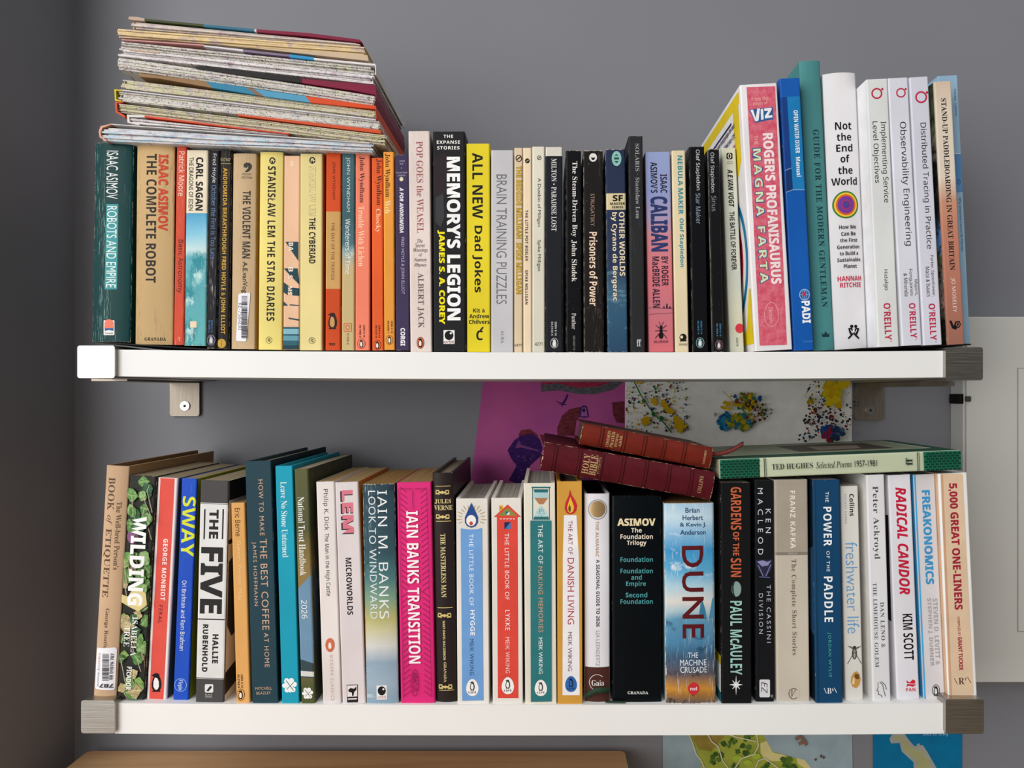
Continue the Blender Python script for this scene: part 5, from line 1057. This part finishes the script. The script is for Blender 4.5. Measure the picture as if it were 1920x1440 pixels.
FC = [('p', [(.2, .05), (.93, .05), (.93, .95), (.2, .95)], 'b4b8a0'), ('p', [(.23, .07), (.9, .07), (.9, .93), (.23, .93)], '8c9480'), ('p', [(.3, .4), (.82, .4), (.82, .82), (.3, .82)], '4a4640'), ('p', [(.36, .5), (.7, .52), (.62, .74), (.4, .7)], '8a8074')]
b3 = lying('green and cream paperback with a woven pattern spine lying on the lower row', 'N', (806, 262, 1791, 223, TW), .654, 138,
    weave(0, 164, TW) + [('b', 180, 183, '1c2c24'), ('b', 187, 189, '1c2c24'), ('v', 'TED HUGHES', 42, 212, 379, 23, '22302a', 'r'), ('v', 'Selected Poems 1957-1981', 42, 392, 641, 27, '22302a', 'i'),
    ('h', 'ff', 42, 772, 30, 28, '22302a', 'R'), ('b', 806, 809, '1c2c24'), ('b', 813, 815, '1c2c24')] + weave(832, 986, TW),
    base='c4ccae', wear=.2, pages='c8bfa4', left='24503f', right='24503f', right_items=FC, name='paperback_book')

# ------------------------------------------------------------------ pile of folded paper maps on the upper row
def map_paper(name, base, tint, spk, amt, seed):
    n = NT(name, .8, 0, .1)
    c = n.mix(n.rng(n.noise((60, 8, 420), 1, 3, w=seed), .44, .62), base, tint)
    c = n.mix(n.math('MULTIPLY', .5, n.rng(n.noise((120, 30, 260), 1, 3, w=seed + 2), .56, .62)), c, 'a89cb0')
    c = n.mix(n.math('MULTIPLY', .35, n.rng(n.noise((210, 30, 330), 1, 3, w=seed + 3), .58, .64)), c, 'c08a80')
    c = n.mix(n.rng(n.noise((760, 40, 1100), 1, 3, .7, w=seed + 1), .60 - amt, .635 - amt), c, spk)
    return n.col(c)
MD, MTH = .652, .132
QX, QY, QS = 170, 10, 3.2542
def qp(x, y): return P(QX + x / QS, QY + y / QS, MD)
def folded_map(label, L, R, n, mat, covers=(), bow=0., curl=0.):
    rd = random.Random(int(L[1]))
    O = qp((L[0] + R[0]) / 2, (L[2] + R[2]) / 2)
    root = empty('folded_map', O, label, 'map', 'folded maps piled on the upper row of books')
    def at(t, f):                      # t along, f from bottom to top
        x = L[0] + (R[0] - L[0]) * t
        y = (L[2] + (L[1] - L[2]) * f) * (1 - t) + (R[2] + (R[1] - R[2]) * f) * t + bow * 4 * t * (1 - t)
        p = qp(x, y) - O
        return p.x, p.z
    m = MB(); N = 26
    ph = [rd.uniform(0, 6) for _ in range(4)]
    ends = []
    wt = [rd.uniform(.45, 1.6) for _ in range(n)]; tot = sum(wt)
    fl = [sum(wt[:k]) / tot for k in range(n + 1)]
    for k in range(n):
        a, b = rd.choice((0, .003, .006, .02)), 1 - rd.choice((0, .003, .006, .016))
        y0 = rd.uniform(0, .003)
        up, dn = [], []
        for i in range(N + 1):
            t = a + (b - a) * i / N
            pin = .3 * math.sin(5 * t + ph[0]) * math.sin(math.pi * t) + .2 * math.sin(11 * t + ph[1]) * math.sin(math.pi * t)
            e = (pin + .12 * math.sin(7 * t + ph[2] + 2 * k) * math.sin(math.pi * t)) / n * .8
            g = .06 / n
            dn.append(at(t, fl[k] + g + (e if k else 0))); up.append(at(t, fl[k + 1] - g + (e if k < n - 1 else 0)))
        m.prism(dn + up[::-1], 'y', y0, MTH - rd.uniform(0, .003), mat)
        ends.append((dn[0], up[0], dn[-1], up[-1], y0))
    for k in range(n - 1):             # folds that turn one layer into the next
        side = k % 2
        lo, hi = ends[k], ends[k + 1]
        p0, p1 = (lo[0], hi[1]) if side == 0 else (lo[2], hi[3])
        cx, cz = (p0[0] + p1[0]) / 2, (p0[1] + p1[1]) / 2; r = abs(p1[1] - p0[1]) / 2; sg = -1 if side == 0 else 1
        arc = [(cx + sg * r * .9 * math.cos(t), cz + r * math.sin(t)) for t in [math.pi * (j / 10 - .5) for j in range(11)]]
        r2 = r * .45
        arc += [(cx + sg * r2 * .9 * math.cos(t), cz + r2 * math.sin(t)) for t in [math.pi * (.5 - j / 10) for j in range(11)]]
        m.prism(arc, 'y', max(lo[4], hi[4]) + .0003, MTH - .004, mat)
    m.build('folded_sheet', root)
    if covers:
        m = MB()
        for poly, c in covers:
            pts = [((qp(*p) - O).x, (qp(*p) - O).z) for p in poly]
            m.prism(pts, 'y', -.0004, MTH + .001, ink(c, .35))
        m.build('card_cover', root)
    return root
def band(x0, y0, x1, y1, th0, th1=None):
    th1 = th0 if th1 is None else th1
    return [(x0, y0), (x1, y1), (x1, y1 + th1), (x0, y0 + th0)]
MPW = map_paper('map_white', 'd6d1d0', 'e2dede', '45424a', -.01, 1)
MPB = map_paper('map_busy', 'd4cfca', 'd0cebc', '4c4a4c', .022, 4)
MPC = map_paper('map_cream', 'd6bf94', 'e4cd9c', '6a5a44', -.06, 7)
MPG = map_paper('map_olive', 'cdc4ae', 'c4c298', '5c564c', .01, 10)
MPP = map_paper('map_plain', 'd8d4d4', 'b4ccd8', '4a484c', -.03, 13)
folded_map('topmost map of the pile with a picture and maroon cover', (238, 92, 134), (1640, 226, 246), 4, map_paper('map_top', 'cfc4bc', 'd8ccc0', '7a6a5c', -.05, 16), [
    ([(230, 84), (236, 70), (290, 72), (330, 82), (330, 96), (260, 92)], 'b49c8c'), (band(330, 82, 690, 117, 13, 13), '3c4424'), (band(690, 117, 1000, 146, 14, 15), '2c6a84'), (band(1000, 146, 1012, 147, 15, 15), 'd8ccc0'), ([(1012, 147), (1330, 170), (1640, 210), (1655, 224), (1640, 226), (1330, 190), (1012, 163)], '7c1a38')])
folded_map('yellowed map with many cream pleats, second from the top of the pile', (164, 136, 190), (1672, 248, 299), 7, MPC, [
    ([(190, 193), (1000, 259), (1690, 305), (1696, 340), (1420, 310), (1000, 263), (600, 224), (190, 198)], 'c4ac90')])
folded_map('white map with a blue block on its cover edge, third from the top', (176, 214, 256), (1730, 374, 424), 6, MPB, [
    (band(190, 207, 690, 240, 6, 8), 'c48c8c'), (band(690, 244, 930, 270, 8, 12), 'd4d0d4'), (band(930, 270, 1215, 302, 14, 12), '7c6c84'), (band(1215, 300, 1362, 318, 18, 16), '2c8cc0'), ([(1362, 322), (1735, 358), (1742, 372), (1742, 424), (1736, 424), (1736, 370), (1362, 333)], 'dcd8d8')])
folded_map('white map with a crumpled fold at one end, fourth from the top of the pile', (166, 260, 308), (1728, 428, 482), 5, MPW, [([(1700, 486), (1732, 440), (1738, 440), (1838, 745), (1832, 750), (1738, 520)], '6c1834')] if 0 else [(band(240, 268, 420, 288, 10, 6), 'b8967c')])
folded_map('densely printed map with a black and maroon cover, in the middle of the pile', (162, 312, 384), (1732, 548, 608), 8, MPB, [
    ([(640, 372), (1290, 449), (1290, 474), (950, 432), (640, 385)], '1a1616'), ([(1290, 449), (1738, 488), (1744, 560), (1738, 605), (1735, 546), (1600, 520), (1290, 474)], '7c1838')], bow=-4)
folded_map('olive tinted map with a brown, blue and orange cover', (182, 446, 512), (1738, 640, 690), 7, MPG, [
    ([(290, 416), (320, 418), (700, 463), (745, 505), (420, 448), (300, 436)], '8c6c48'), ([(700, 463), (950, 502), (1010, 548), (745, 505)], '2a7c9c'), ([(950, 502), (995, 509), (1060, 556), (1010, 548)], '7c6450'), ([(995, 509), (1312, 555), (1342, 594), (1060, 556)], '4c94b4'), ([(1312, 555), (1740, 614), (1744, 694), (1738, 694), (1738, 634), (1342, 594)], 'd24a20')], bow=-1)
folded_map('printed map with a yellow edged fold, under the olive one', (160, 520, 580), (1762, 704, 757), 7, MPB, [
    ([(146, 514), (186, 516), (186, 521), (154, 521), (156, 574), (186, 582), (186, 588), (150, 582)], 'dcc41c'), (band(186, 515, 1740, 696, 5, 6), 'd4d2dc'), (band(900, 664, 1770, 761, 11, 23), 'c8502c')])
folded_map('printed map with an orange cover folded around its end, low in the pile', (164, 598, 648), (1796, 792, 848), 7, MPG, [
    ([(150, 590), (200, 588), (200, 594), (162, 598), (164, 646), (212, 674), (210, 688), (152, 652)], 'c84a28')])
folded_map('map with loose white pleats under an orange strip, second from the bottom', (226, 684, 718), (1200, 789, 792), 5, MPW, [
    ([(222, 668), (330, 672), (330, 684), (236, 682), (240, 712), (300, 726), (296, 732), (226, 716)], 'd8d4d0'), (band(330, 673, 1210, 783, 11, 6), 'd04a2c')])
folded_map('bottom map of the pile with pale blue pleats, resting on the books', (66, 740, 824), (1722, 842, 894), 7, MPP, [
    ([(50, 770), (62, 738), (130, 722), (130, 727), (74, 748), (62, 776), (66, 800), (100, 824), (96, 832), (56, 806)], 'cf9c84'), (band(130, 724, 1700, 839, 4, 4), 'dcd8d6')])
